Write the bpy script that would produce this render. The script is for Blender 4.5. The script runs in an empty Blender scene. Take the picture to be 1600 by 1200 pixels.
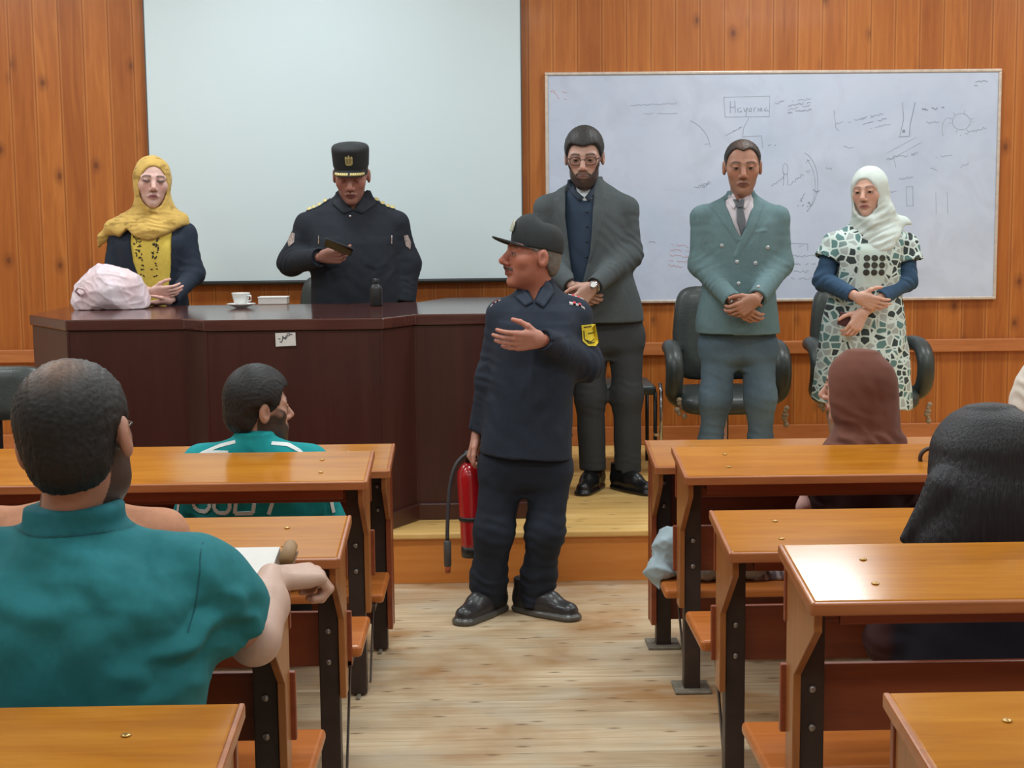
import bpy, math, random
import numpy as np
from mathutils import Vector, Matrix
sc = bpy.context.scene
col = sc.collection
PI = math.pi
# ---------------------------------------------------------------- camera
FP = 2300.0                      # focal length in pixels of the 1600x1200 frame
HC = 1.64
pitch, yaw, roll = math.atan(260/FP), math.atan(45/FP), 0.010
Fv = Vector((math.sin(yaw)*math.cos(pitch), math.cos(yaw)*math.cos(pitch), -math.sin(pitch)))
R0 = Vector((math.cos(yaw), -math.sin(yaw), 0)); U0 = R0.cross(Fv)
Rv = R0*math.cos(roll) - U0*math.sin(roll); Uv = R0*math.sin(roll) + U0*math.cos(roll)
cd = bpy.data.cameras.new('camera'); cam = bpy.data.objects.new('camera', cd); col.objects.link(cam)
cd.sensor_width = 36; cd.lens = FP*36/1600; cd.clip_start = 0.05
m = Matrix.Identity(4)
for i in range(3):
    m[i][0], m[i][1], m[i][2] = Rv[i], Uv[i], -Fv[i]
m[2][3] = HC
cam.matrix_world = m
sc.camera = cam
CP = Vector((0, 0, HC))
def ray(px, py): return Fv + Rv*((px-800)/FP) - Uv*((py-600)/FP)
def at(px, py, Y):
    d = ray(px, py); return CP + d*(Y/d.y)
def atz(px, py, z):
    d = ray(px, py); return CP + d*((z-HC)/d.z)
# ---------------------------------------------------------------- world, lights, exposure
w = bpy.data.worlds.new('world'); sc.world = w; w.use_nodes = True
w.node_tree.nodes['Background'].inputs[0].default_value = (0.8, 0.85, 0.9, 1)
w.node_tree.nodes['Background'].inputs[1].default_value = 0.02
sc.view_settings.view_transform = 'Standard'; sc.view_settings.look = 'None'
sc.view_settings.gamma = 1; sc.view_settings.use_curve_mapping = False
sc.view_settings.exposure = 0.0
ZC = 3.75
def lamp(x, y, sx, sy, e, c=(.88, .97, 1.0)):
    l = bpy.data.lights.new('ceiling_lamp', 'AREA'); l.shape = 'RECTANGLE'; l.size = sx; l.size_y = sy
    l.energy = e; l.color = c
    o = bpy.data.objects.new('ceiling_lamp', l); col.objects.link(o); o.location = (x, y, ZC-.06)
for x in (-3.3, -1.0, 1.85, 4.1): lamp(x, 7.55, .6, .6, 40)
for y, e in ((5.0, 46), (2.4, 34), (-0.8, 30)):
    for x in (-2.9, 0.1, 3.1):
        lamp(x, y, 1.25, .35, e)
# ---------------------------------------------------------------- materials
def lin(c): return tuple(((v/12.92) if v <= .04045 else ((v+.055)/1.055)**2.4) for v in c)
def rgb(r, g, b): return lin((r/255, g/255, b/255)) + (1,)
class NT:
    def __init__(s, name):
        s.m = bpy.data.materials.new(name); s.m.use_nodes = True; s.t = s.m.node_tree
        s.b = s.t.nodes['Principled BSDF']
    def n(s, ty, **kw):
        nd = s.t.nodes.new(ty)
        for k, v in kw.items():
            if k in nd.inputs: nd.inputs[k].default_value = v
            else: setattr(nd, k, v)
        return nd
    def l(s, a, b): s.t.links.new(a, b)
    def coords(s, scale=(1, 1, 1), rot=(0, 0, 0), loc=(0, 0, 0)):
        tc = s.n('ShaderNodeTexCoord'); mp = s.n('ShaderNodeMapping')
        mp.inputs['Scale'].default_value = scale; mp.inputs['Rotation'].default_value = rot; mp.inputs['Location'].default_value = loc
        s.l(tc.outputs['Object'], mp.inputs[0]); return mp.outputs[0]
    def noise(s, v, sc_=5, det=3, rough=.5, dist=0):
        nd = s.n('ShaderNodeTexNoise'); nd.inputs['Scale'].default_value = sc_; nd.inputs['Detail'].default_value = det
        nd.inputs['Roughness'].default_value = rough; nd.inputs['Distortion'].default_value = dist
        s.l(v, nd.inputs['Vector']); return nd.outputs['Fac']
    def ramp(s, f, stops):
        r = s.n('ShaderNodeValToRGB'); e = r.color_ramp.elements
        while len(e) < len(stops): e.new(0.5)
        for i, (p, c) in enumerate(stops): e[i].position = p; e[i].color = c
        s.l(f, r.inputs[0]); return r.outputs['Color']
    def mix(s, f, a, b, mode='MIX'):
        x = s.n('ShaderNodeMix', data_type='RGBA', blend_type=mode)
        for sk, v in ((x.inputs['Factor'], f), (x.inputs['A'], a), (x.inputs['B'], b)):
            if isinstance(v, (int, float, tuple)): sk.default_value = v
            else: s.l(v, sk)
        for i_ in x.inputs:
            if i_.type == 'RGBA' and i_.name == 'A' and not isinstance(a, tuple): s.l(a, i_)
            if i_.type == 'RGBA' and i_.name == 'A' and isinstance(a, tuple): i_.default_value = a
            if i_.type == 'RGBA' and i_.name == 'B' and not isinstance(b, tuple): s.l(b, i_)
            if i_.type == 'RGBA' and i_.name == 'B' and isinstance(b, tuple): i_.default_value = b
        return [o for o in x.outputs if o.type == 'RGBA'][0]
    def math(s, op, a, b=0.0, c=0.0):
        x = s.n('ShaderNodeMath', operation=op)
        for i, v in enumerate((a, b, c)):
            if isinstance(v, (int, float)): x.inputs[i].default_value = v
            else: s.l(v, x.inputs[i])
        return x.outputs[0]
    def bump(s, h, st=.3, d=.01):
        b = s.n('ShaderNodeBump'); b.inputs['Strength'].default_value = st; b.inputs['Distance'].default_value = d
        s.l(h, b.inputs['Height']); s.l(b.outputs[0], s.b.inputs['Normal'])
    def base(s, c):
        if isinstance(c, tuple): s.b.inputs['Base Color'].default_value = c
        else: s.l(c, s.b.inputs['Base Color'])
    def set(s, rough=.5, metal=0, coat=0, spec=.5, **kw):
        s.b.inputs['Roughness'].default_value = rough; s.b.inputs['Metallic'].default_value = metal
        s.b.inputs['Coat Weight'].default_value = coat; s.b.inputs['Specular IOR Level'].default_value = spec
        s.b.inputs['Coat Roughness'].default_value = .1
        return s.m
def plain(name, c, rough=.5, metal=0, coat=0, spec=.5, var=.12, vs=30, bump=0, bs=200):
    t = NT(name); v = t.coords()
    n = t.noise(v, vs, 3)
    dk = tuple(x*(1-var) for x in c[:3])+(1,); lt = tuple(min(1, x*(1+var)) for x in c[:3])+(1,)
    t.base(t.ramp(n, [(.3, dk), (.7, lt)]))
    if bump: t.bump(t.noise(v, bs, 2), bump, .004)
    return t.set(rough, metal, coat, spec)
def wood(name, cols, axis='x', rough=.3, coat=.3, spec=.5, scale=1.0, planks=0, seam=.0):
    """wood with the grain along one axis; cols = dark, mid, light"""
    t = NT(name); k = {'x': (1.2, 14, 14), 'y': (14, 1.2, 14), 'z': (14, 14, 1.2)}[axis]
    v = t.coords(tuple(a*scale for a in k)); v2 = t.coords((1, 1, 1))
    n = t.noise(v, 1.0, 5, .6, .8); f = t.noise(v, 6.0, 3, .6, .3)
    g = t.math('ADD', t.math('MULTIPLY', n, .75), t.math('MULTIPLY', f, .25))
    c = t.ramp(g, [(.32, cols[0]), (.5, cols[1]), (.68, cols[2])])
    big = t.noise(v2, 1.7, 2)
    c = t.mix(t.math('MULTIPLY', big, .35), c, cols[1])
    t.base(c); t.bump(f, .04, .002)
    return t.set(rough, 0, coat, spec)
M = {}
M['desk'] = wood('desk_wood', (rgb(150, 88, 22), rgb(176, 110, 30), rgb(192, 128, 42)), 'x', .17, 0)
M['desk_edge'] = wood('desk_edge_wood', (rgb(140, 80, 44), rgb(166, 100, 58), rgb(182, 118, 72)), 'x', .35, .1)
M['bracket'] = wood('bracket_wood', (rgb(132, 76, 34), rgb(156, 96, 48), rgb(174, 112, 60)), 'z', .35, .1)
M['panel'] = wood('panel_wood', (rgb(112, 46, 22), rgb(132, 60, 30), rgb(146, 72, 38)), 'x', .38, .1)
M['seat'] = wood('seat_wood', (rgb(158, 86, 30), rgb(180, 102, 42), rgb(196, 118, 56)), 'x', .35, .15)
M['iron'] = plain('brown_iron_paint', rgb(58, 44, 40), .45, .2, vs=12, var=.2, bump=.1)
M['iron_plate'] = plain('dusty_iron', rgb(120, 112, 98), .7, .1, var=.25, vs=40, bump=.3, bs=90)
M['steel'] = plain('bolt_steel', rgb(150, 142, 138), .35, .8)
M['brass'] = plain('brass_screw', rgb(196, 160, 100), .3, .8)
M['maho'] = wood('mahogany_laminate', (rgb(58, 28, 24), rgb(66, 33, 28), rgb(72, 38, 32)), 'z', .33, .1)
M['maho_top'] = wood('mahogany_top', (rgb(68, 34, 30), rgb(78, 42, 36), rgb(86, 48, 42)), 'x', .17, .35)
M['black'] = plain('black_plastic', rgb(28, 28, 30), .4)
M['leather'] = plain('dark_green_grey_leather', rgb(52, 58, 56), .42, coat=.05, var=.15, vs=18, bump=.25, bs=120)
M['foam'] = plain('torn_foam', rgb(150, 130, 105), .9, bump=.6, bs=60)
M['chrome'] = plain('chrome', rgb(200, 200, 205), .15, 1)
M['white_china'] = plain('white_china', rgb(228, 228, 226), .15, coat=.3, var=.02)
M['paper'] = plain('white_paper', rgb(214, 210, 205), .8, var=.03)
M['screen'] = plain('projection_screen_cloth', rgb(205, 218, 222), .85, var=.015, vs=1.2)
M['ink'] = plain('dark_marker_ink', rgb(134, 140, 154), .6)
M['ink_grey'] = plain('faded_marker_ink', rgb(156, 160, 174), .6)
M['ink_red'] = plain('red_marker_ink', rgb(196, 160, 168), .6)
M['pen'] = plain('pen_ink', rgb(60, 60, 66), .6)
M['plaster'] = plain('cream_plaster', rgb(196, 188, 176), .9, var=.04, vs=3)
M['ceil'] = plain('white_ceiling', rgb(222, 220, 214), .9, var=.03, vs=3)
# pine panelling: vertical boards of uneven tone, knots, thin seams
def pine_wall():
    t = NT('varnished_pine_boards')
    tc = t.n('ShaderNodeTexCoord'); sp = t.n('ShaderNodeSeparateXYZ'); t.l(tc.outputs['Object'], sp.inputs[0])
    W = .1475
    u = t.math('DIVIDE', sp.outputs['X'], W)
    idx = t.math('FLOOR', u); fr = t.math('FRACT', u)
    wn = t.n('ShaderNodeTexWhiteNoise', noise_dimensions='1D'); t.l(idx, wn.inputs['W'])
    # board to board shift so that the grain breaks at the seams
    cmb = t.n('ShaderNodeCombineXYZ'); t.l(sp.outputs['X'], cmb.inputs[0]); t.l(t.math('MULTIPLY', wn.outputs['Value'], 37.0), cmb.inputs[1]); t.l(sp.outputs['Z'], cmb.inputs[2])
    mp = t.n('ShaderNodeMapping'); mp.inputs['Scale'].default_value = (9, 1, .8); t.l(cmb.outputs[0], mp.inputs[0])
    g = t.noise(mp.outputs[0], 1.6, 5, .6, 1.6)
    mp2 = t.n('ShaderNodeMapping'); mp2.inputs['Scale'].default_value = (60, 1, 1.5); t.l(cmb.outputs[0], mp2.inputs[0])
    g2 = t.noise(mp2.outputs[0], 1.0, 3, .6, .4)
    gg = t.math('ADD', t.math('MULTIPLY', g, .7), t.math('MULTIPLY', g2, .3))
    c = t.ramp(gg, [(.3, rgb(150, 80, 28)), (.5, rgb(176, 102, 42)), (.72, rgb(196, 124, 58))])
    tone = t.ramp(wn.outputs['Value'], [(0, rgb(214, 196, 170)), (.5, rgb(246, 240, 232)), (1, rgb(255, 255, 255))])
    c = t.mix(.75, c, tone, 'MULTIPLY')
    big = t.noise(tc.outputs['Object'], .9, 2)
    c = t.mix(t.math('MULTIPLY', big, .5), c, rgb(172, 98, 38))
    # knots
    cm2 = t.n('ShaderNodeCombineXYZ'); t.l(t.math('MULTIPLY', sp.outputs['X'], 3.6), cm2.inputs[0]); t.l(t.math('ADD', t.math('MULTIPLY', sp.outputs['Z'], 2.5), t.math('MULTIPLY', wn.outputs['Value'], 3.0)), cm2.inputs[1])
    vo = t.n('ShaderNodeTexVoronoi', voronoi_dimensions='2D'); vo.inputs['Scale'].default_value = 1.0; t.l(cm2.outputs[0], vo.inputs['Vector'])
    kn = t.ramp(vo.outputs['Distance'], [(.03, (1, 1, 1, 1)), (.06, (.5, .5, .5, 1)), (.16, (0, 0, 0, 1))])
    s3 = t.n('ShaderNodeSeparateXYZ'); t.l(vo.outputs['Color'], s3.inputs[0])
    c = t.mix(t.math('MULTIPLY', kn, t.math('MULTIPLY', t.math('GREATER_THAN', s3.outputs[0], .45), .8)), c, rgb(96, 46, 18))
    # seams
    e = t.math('MINIMUM', fr, t.math('SUBTRACT', 1.0, fr))
    seam = t.math('LESS_THAN', e, .022)
    c = t.mix(t.math('MULTIPLY', seam, .45), c, rgb(126, 66, 26))
    lt = t.math('MULTIPLY', t.math('LESS_THAN', t.math('ABSOLUTE', t.math('SUBTRACT', e, .06)), .03), .25)
    c = t.mix(lt, c, rgb(206, 140, 76))
    t.base(c); t.bump(t.math('MULTIPLY', seam, -1.0), .5, .004)
    return t.set(.42, 0, .12, .4)
M['pine'] = pine_wall()
def plank_floor(name, cols, W, yoff, stains=True, rough=.45):
    t = NT(name)
    tc = t.n('ShaderNodeTexCoord'); sp = t.n('ShaderNodeSeparateXYZ'); t.l(tc.outputs['Object'], sp.inputs[0])
    u = t.math('DIVIDE', sp.outputs['Y'], W); idx = t.math('FLOOR', u); fr = t.math('FRACT', u)
    wn = t.n('ShaderNodeTexWhiteNoise', noise_dimensions='1D'); t.l(idx, wn.inputs['W'])
    cmb = t.n('ShaderNodeCombineXYZ'); t.l(t.math('ADD', sp.outputs['X'], t.math('MULTIPLY', wn.outputs['Value'], 9.0)), cmb.inputs[0]); t.l(sp.outputs['Y'], cmb.inputs[1])
    mp = t.n('ShaderNodeMapping'); mp.inputs['Scale'].default_value = (1.2, 16, 1); t.l(cmb.outputs[0], mp.inputs[0])
    g = t.noise(mp.outputs[0], 1.5, 5, .6, .8)
    c = t.ramp(g, [(.3, cols[0]), (.52, cols[1]), (.7, cols[2])])
    c = t.mix(t.math('MULTIPLY', wn.outputs['Value'], .3), c, cols[1])
    if stains:
        mp4 = t.n('ShaderNodeMapping'); mp4.inputs['Scale'].default_value = (1.1, 1.9, 1); t.l(tc.outputs['Object'], mp4.inputs[0])
        st = t.noise(mp4.outputs[0], 1.25, 4, .55, .4)
        c = t.mix(t.ramp(st, [(.46, (0, 0, 0, 1)), (.68, (.85, .85, .85, 1))]), c, rgb(158, 112, 62))
        gr = t.noise(mp4.outputs[0], 2.7, 3, .5, .2)
        c = t.mix(t.ramp(gr, [(.5, (0, 0, 0, 1)), (.75, (.5, .5, .5, 1))]), c, rgb(188, 182, 166))
    mp3 = t.n('ShaderNodeMapping'); mp3.inputs['Scale'].default_value = (2.2, 7, 1); t.l(cmb.outputs[0], mp3.inputs[0])
    vo = t.n('ShaderNodeTexVoronoi', voronoi_dimensions='2D'); vo.inputs['Scale'].default_value = 1.3; t.l(mp3.outputs[0], vo.inputs['Vector'])
    kn = t.ramp(vo.outputs['Distance'], [(.02, (.75, .75, .75, 1)), (.09, (0, 0, 0, 1))])
    c = t.mix(kn, c, rgb(104, 76, 48))
    e = t.math('MINIMUM', fr, t.math('SUBTRACT', 1.0, fr)); seam = t.math('LESS_THAN', e, .012)
    c = t.mix(t.math('MULTIPLY', seam, .5), c, rgb(104, 80, 50))
    t.base(c); t.bump(g, .05, .003)
    return t.set(rough, 0, .05, .4)
M['floor'] = plank_floor('worn_pale_floorboards', (rgb(176, 150, 116), rgb(200, 177, 144), rgb(212, 195, 166)), .125, 0)
M['stage'] = plank_floor('honey_stage_boards', (rgb(214, 166, 92), rgb(228, 186, 114), rgb(238, 204, 140)), .13, 0, False, .4)
M['riser'] = wood('stage_riser_pine', (rgb(186, 110, 44), rgb(206, 128, 54), rgb(220, 146, 72)), 'x', .4, .1, scale=.5)
M['rail'] = wood('pine_rail', (rgb(160, 90, 44), rgb(180, 108, 58), rgb(194, 124, 74)), 'x', .4, .1)
def whiteboard_mat():
    t = NT('whiteboard_enamel'); v = t.coords()
    n = t.noise(v, 1.6, 4, .6, .5); s_ = t.noise(v, 3.5, 3, .6, 1.0)
    c = t.ramp(n, [(.35, rgb(182, 192, 212)), (.65, rgb(196, 203, 220))])
    c = t.mix(t.ramp(s_, [(.5, (0, 0, 0, 1)), (.75, (.45, .45, .45, 1))]), c, rgb(172, 176, 192))
    t.base(c); return t.set(.38, 0, .1, .5)
M['board'] = whiteboard_mat()
M['board_frame'] = plain('aluminium_frame', rgb(206, 190, 176), .4, .4)
# ---------------------------------------------------------------- object helpers
ORG = {}
def org(p):
    return ORG.get(p.name, Vector((0, 0, 0))) if p else Vector((0, 0, 0))
def tag(o, label=None, cat=None, group=None, kind=None):
    if label: o['label'] = label
    if cat: o['category'] = cat
    if group: o['group'] = group
    if kind: o['kind'] = kind
    return o
def thing(name, loc, label, cat, group=None):
    o = bpy.data.objects.new(name, None); col.objects.link(o); o.location = loc; o.empty_display_size = .1
    ORG[o.name] = Vector(loc); return tag(o, label, cat, group)
def link(name, me, mats, parent=None, loc=None):
    """me is in world coordinates"""
    o = bpy.data.objects.new(name, me); col.objects.link(o)
    off = org(parent) if parent else Vector(loc or (0, 0, 0))
    if off.length: me.transform(Matrix.Translation(-off))
    for mt in (mats if isinstance(mats, (list, tuple)) else [mats]): me.materials.append(mt)
    if parent: o.parent = parent
    else: o.location = off
    ORG[o.name] = off
    return o
class MB:
    def __init__(s): s.v = []; s.f = []; s.mi = []; s.cur = 0
    def add(s, vs, fs):
        b = len(s.v); s.v += [tuple(v) for v in vs]; s.f += [tuple(i+b for i in f) for f in fs]; s.mi += [s.cur]*len(fs); return s
    def box(s, x0, x1, y0, y1, z0, z1, M_=None):
        x0, x1 = min(x0, x1), max(x0, x1); y0, y1 = min(y0, y1), max(y0, y1); z0, z1 = min(z0, z1), max(z0, z1)
        vs = [(x, y, z) for z in (z0, z1) for y in (y0, y1) for x in (x0, x1)]
        if M_ is not None: vs = [M_ @ Vector(v) for v in vs]
        return s.add(vs, [(0, 2, 3, 1), (4, 5, 7, 6), (0, 1, 5, 4), (2, 6, 7, 3), (0, 4, 6, 2), (1, 3, 7, 5)])
    def prism(s, poly, d):
        """poly: list of 3-D points (closed outline), d: extrusion vector"""
        n = len(poly); d = Vector(d); a = [Vector(p) for p in poly]; vs = a+[p+d for p in a]
        nrm = Vector((0, 0, 0))
        for i in range(n): nrm += a[i].cross(a[(i+1) % n])
        fs = [tuple(range(n)), tuple(range(2*n-1, n-1, -1))]+[(i, i+n, (i+1) % n+n, (i+1) % n) for i in range(n)]
        if nrm.dot(d) > 0: fs = [tuple(reversed(f)) for f in fs]
        return s.add(vs, fs)
    def tube(s, pts, r, n=10, cap=True, flat=1.0, up=None):
        pts = [Vector(p) for p in pts]; rr = r if isinstance(r, (list, tuple)) else [r]*len(pts)
        vs = []; prev = None
        for i, p in enumerate(pts):
            t = (pts[min(i+1, len(pts)-1)]-pts[max(i-1, 0)]).normalized()
            if prev is None:
                a = Vector(up) if up else (Vector((0, 0, 1)) if abs(t.z) < .9 else Vector((1, 0, 0)))
            else: a = prev
            u = (a-t*a.dot(t)).normalized(); wv = t.cross(u); prev = u
            vs += [p+(u*math.cos(2*PI*k/n)*flat+wv*math.sin(2*PI*k/n))*rr[i] for k in range(n)]
        fs = []
        for i in range(len(pts)-1):
            fs += [(i*n+k, i*n+(k+1) % n, (i+1)*n+(k+1) % n, (i+1)*n+k) for k in range(n)]
        if cap: fs += [tuple(range(n-1, -1, -1)), tuple((len(pts)-1)*n+k for k in range(n))]
        return s.add(vs, fs)
    def lathe(s, prof, c, n=32, M_=None, a0=0, a1=2*PI):
        """prof: (radius, z) pairs"""
        c = Vector(c); vs = []
        for r, z in prof:
            for k in range(n):
                a = 2*PI*k/n; v = Vector((r*math.cos(a), r*math.sin(a), z))
                vs.append(c+((M_ @ v) if M_ is not None else v))
        fs = [(i*n+k, i*n+(k+1) % n, (i+1)*n+(k+1) % n, (i+1)*n+k) for i in range(len(prof)-1) for k in range(n)]
        return s.add(vs, fs)
    def ball(s, c, r, n=12, m_=8):
        r = r if isinstance(r, (list, tuple)) else (r, r, r); c = Vector(c); vs = []; 
        for j in range(m_+1):
            th = PI*j/m_
            for k in range(n):
                a = 2*PI*k/n; vs.append((c.x+r[0]*math.sin(th)*math.cos(a), c.y+r[1]*math.sin(th)*math.sin(a), c.z-r[2]*math.cos(th)))
        fs = [(j*n+k, j*n+(k+1) % n, (j+1)*n+(k+1) % n, (j+1)*n+k) for j in range(m_) for k in range(n)]
        return s.add(vs, fs)
    def build(s, name, mats, parent=None, bevel=0, smooth=False, loc=None, seg=2):
        me = bpy.data.meshes.new(name); me.from_pydata(s.v, [], s.f); me.validate()
        if any(s.mi): me.polygons.foreach_set('material_index', s.mi[:len(me.polygons)])
        if smooth: me.polygons.foreach_set('use_smooth', [True]*len(me.polygons))
        me.update(); o = link(name, me, mats, parent, loc)
        if bevel:
            b = o.modifiers.new('bevel', 'BEVEL'); b.width = bevel; b.segments = seg; b.limit_method = 'ANGLE'; b.angle_limit = .6
            b.harden_normals = False
        return o
def sub_smooth(o, lv=2):
    mo = o.modifiers.new('sub', 'SUBSURF'); mo.levels = lv; mo.render_levels = lv
    o.data.polygons.foreach_set('use_smooth', [True]*len(o.data.polygons)); return o
# ================================================================ setting
YW, XL, XR, YB = 9.0, -4.6, 4.8, -3.2
ZS, YS = .235, 6.515
tag(MB().box(XL-.1, XR+.1, YB-.1, YW+.1, -.1, 0).build('floor', M['floor']), kind='structure')
tag(MB().box(XL, XR, YB, YW, ZC, ZC+.1).build('ceiling', M['ceil']), kind='structure')
tag(MB().box(XL, XR, YW, YW+.1, -.0, ZC).build('wall_back', M['pine']), kind='structure')
tag(MB().box(XL-.1, XL, YB-.1, YW+.1, 0, ZC).build('wall_left', M['plaster']), kind='structure')
tag(MB().box(XR, XR+.1, YB-.1, YW+.1, 0, ZC).build('wall_right', M['plaster']), kind='structure')
tag(MB().box(XL, XR, YB-.1, YB, 0, ZC).build('wall_front', M['plaster']), kind='structure')
tag(MB().box(XL, XR, YS+.005, YW, .001, ZS-.03).build('stage_riser', M['riser']), kind='structure')
tag(MB().box(XL, XR, YS-.012, YW, ZS-.03, ZS).build('stage_floor', M['stage'], bevel=.008), kind='structure')
zr1, zr0 = at(1500, 529, YW).z, at(1500, 549, YW).z
tag(MB().box(XL, XR, YW-.035, YW, zr0, zr1).build('trim_1', M['rail'], bevel=.006), kind='structure')
tag(MB().box(XL, XR, YW-.022, YW, ZS, ZS+.115).build('baseboard_back', M['rail'], bevel=.005), kind='structure')
# ---------------------------------------------------------------- projection screen
p = [at(239, 0, YW), at(243, 443, YW), at(817, 440, YW), at(815, 0, YW)]
xs0, xs1, zs0 = p[1].x, p[2].x, p[1].z
root = thing('projection_screen', ((xs0+xs1)/2, YW-.05, zs0), 'large pale projection screen hanging on the pine wall behind the uniformed officer', 'projection screen')
MB().box(xs0+.004, xs1-.004, YW-.058, YW-.054, zs0+.012, ZC-.2).build('screen_fabric', M['screen'], root)
bmt = plain('dark_border', rgb(70, 74, 74))
for xa in (xs0-.002, xs1-.004): MB().box(xa, xa+.006, YW-.06, YW-.052, zs0, ZC-.2).build('side_border', bmt, root)
MB().tube([(xs0-.02, YW-.056, zs0), (xs1+.02, YW-.056, zs0)], .014, 12).build('bottom_bar', M['black'], root, smooth=True)
MB().box(xs0-.05, xs1+.05, YW-.12, YW-.002, ZC-.24, ZC-.1).build('roller_case', M['board_frame'], root, bevel=.01)
# ---------------------------------------------------------------- whiteboard
bx0, bx1, bz0, bz1 = at(858, 400, YW-.03).x, at(1556, 300, YW-.03).x, at(1280, 466, YW-.03).z, at(1200, 115, YW-.03).z
root = thing('whiteboard', ((bx0+bx1)/2, YW-.01, bz0), 'wide whiteboard with faded marker notes on the pine wall', 'whiteboard')
MB().box(bx0, bx1, YW-.026, YW-.002, bz0, bz1).build('board_surface', M['board'], root)
fr = MB(); t_ = .018
fr.box(bx0-t_, bx1+t_, YW-.034, YW-.001, bz1, bz1+t_); fr.box(bx0-t_, bx1+t_, YW-.034, YW-.001, bz0-t_, bz0)
fr.box(bx0-t_, bx0, YW-.034, YW-.001, bz0, bz1); fr.box(bx1, bx1+t_, YW-.034, YW-.001, bz0, bz1)
fr.build('board_frame', M['board_frame'], root, bevel=.004)
YK = YW-.0262
def stroke(mb, pts, wd=.0035):
    """thin flat ink line on the board through pixel points"""
    P_ = [at(x, y, YK) for x, y in pts]
    for a, b in zip(P_[:-1], P_[1:]):
        d = (b-a); 
        if d.length < 1e-5: continue
        n = Vector((-d.z, 0, d.x)).normalized()*wd*.5; e = Vector((0, -.0008, 0))
        mb.prism([a-n, b-n, b+n, a+n], e)
rn = random.Random(4)
def scrawl(mb, x, y, ln, ang, h=4, wd=.0035, st=2.6):
    """a line of illegible handwriting"""
    ca, sa = math.cos(ang), math.sin(ang); pts = []; t = 0
    while t < ln:
        o = rn.uniform(-h, h)*.5; 
        if rn.random() < .12:
            if len(pts) > 1: stroke(mb, pts, wd)
            pts = []; t += st*1.5
        pts.append((x+t*ca-o*sa, y-t*sa-o*ca)); t += st*rn.uniform(.5, 1.2)
    if len(pts) > 1: stroke(mb, pts, wd)
def arc(mb, cx, cy, rx, ry, a0, a1, wd=.003, n=14):
    stroke(mb, [(cx+rx*math.cos(a0+(a1-a0)*i/n), cy+ry*math.sin(a0+(a1-a0)*i/n)) for i in range(n+1)], wd)
k1, k2, k3 = MB(), MB(), MB()
# boxed word, top middle
stroke(k2, [(1131, 152), (1203, 150), (1202, 182), (1133, 183), (1131, 152)], .003)
L = lambda pts, wd=.004: stroke(k1, pts, wd)
for pts in ([(1141, 158), (1141, 177)], [(1141, 168), (1148, 167)], [(1148, 157), (1149, 176)], [(1157, 168), (1152, 171), (1154, 176), (1158, 173), (1159, 176)],
            [(1162, 168), (1164, 175), (1168, 168), (1165, 182)], [(1172, 169), (1170, 174), (1174, 174), (1174, 169), (1172, 169)],
            [(1178, 175), (1178, 169), (1182, 168)], [(1184, 175), (1185, 169), (1188, 174), (1189, 168), (1191, 174)], [(1198, 168), (1194, 171), (1196, 174), (1199, 172), (1201, 174)]): L(pts, .0032)
stroke(k2, [(1170, 184), (1162, 200), (1160, 214)]); stroke(k2, [(1160, 198), (1133, 212)]); scrawl(k2, 1136, 210, 26, .45)
stroke(k2, [(1160, 214), (1190, 212), (1192, 232)])
for q in range(4): scrawl(k1 if q % 2 else k2, 1231, 160+q*5.5, 38, .16, 3)
scrawl(k2, 1205, 164, 22, .3)
arc(k2, 1060, 235, 50, 50, -1.2, -.1); scrawl(k2, 1101, 226, 8, 0)
arc(k2, 1250, 285, 28, 48, -1.3, 1.2, .004); scrawl(k1, 1200, 227, 14, 0, 3)
# left of the suited man
for q in range(3): scrawl(k2, 1080+q*9, 297-q*2, 26, .5)
scrawl(k1, 1014, 378, 14, -.1, 3)
for q in range(5): scrawl(k3, 1048-q, 382+q*8, 34, -.12, 4)
# chemical sketch between the man and the woman
arc(k2, 1227, 264, 4, 9, 0, 6.3); stroke(k2, [(1225, 270), (1224, 290)]); stroke(k2, [(1230, 270), (1231, 290)])
scrawl(k2, 1205, 290, 25, .6); scrawl(k2, 1232, 288, 42, .6, 5); scrawl(k1, 1240, 330, 34, 1.0, 5)
for x, y in ((1270, 297), (1272, 310), (1262, 318), (1253, 322)): scrawl(k1, x, y, 12, -.2, 6, .005)
arc(k2, 1240, 290, 34, 52, -.9, .9, .003)
for q, (y, l_) in enumerate(((384, 22), (400, 42), (412, 40), (424, 30), (435, 36))): scrawl(k2, 1236, y, l_, 0, 4)
stroke(k2, [(1236, 380), (1262, 381), (1262, 392)])
# right hand part
for q in range(3): scrawl(k1 if q == 1 else k2, 1342+q*6, 186+q*8, 40, .22, 3)
scrawl(k2, 1306, 194, 60, .2, 4); stroke(k2, [(1303, 172), (1306, 200), (1312, 205)])
stroke(k1, [(1410, 160), (1412, 186), (1406, 212)], .003); stroke(k1, [(1430, 160), (1422, 196), (1421, 213), (1404, 214)], .004)
k1.tube([at(1412, 205, YK), at(1412, 205, YK)+Vector((0, -.001, 0))], .010, 10)
scrawl(k1, 1434, 171, 44, .04, 4, .006); scrawl(k2, 1443, 192, 26, .05, 4)
arc(k2, 1502, 190, 14, 13, 0, 6.3, .003); arc(k2, 1482, 202, 10, 18, 2.5, 5.2, .003); scrawl(k2, 1500, 211, 44, .28, 4)
for a_ in range(7): stroke(k2, [(1502+15*math.cos(a_), 190+14*math.sin(a_)), (1502+20*math.cos(a_), 190+19*math.sin(a_))], .003)
scrawl(k1, 1524, 129, 20, .1, 6, .004); scrawl(k1, 1522, 133, 6, .1, 4, .004)
scrawl(k2, 1385, 248, 52, .17, 5); scrawl(k2, 1398, 281, 30, .16, 4); scrawl(k2, 1462, 246, 26, .1, 4)
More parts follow.
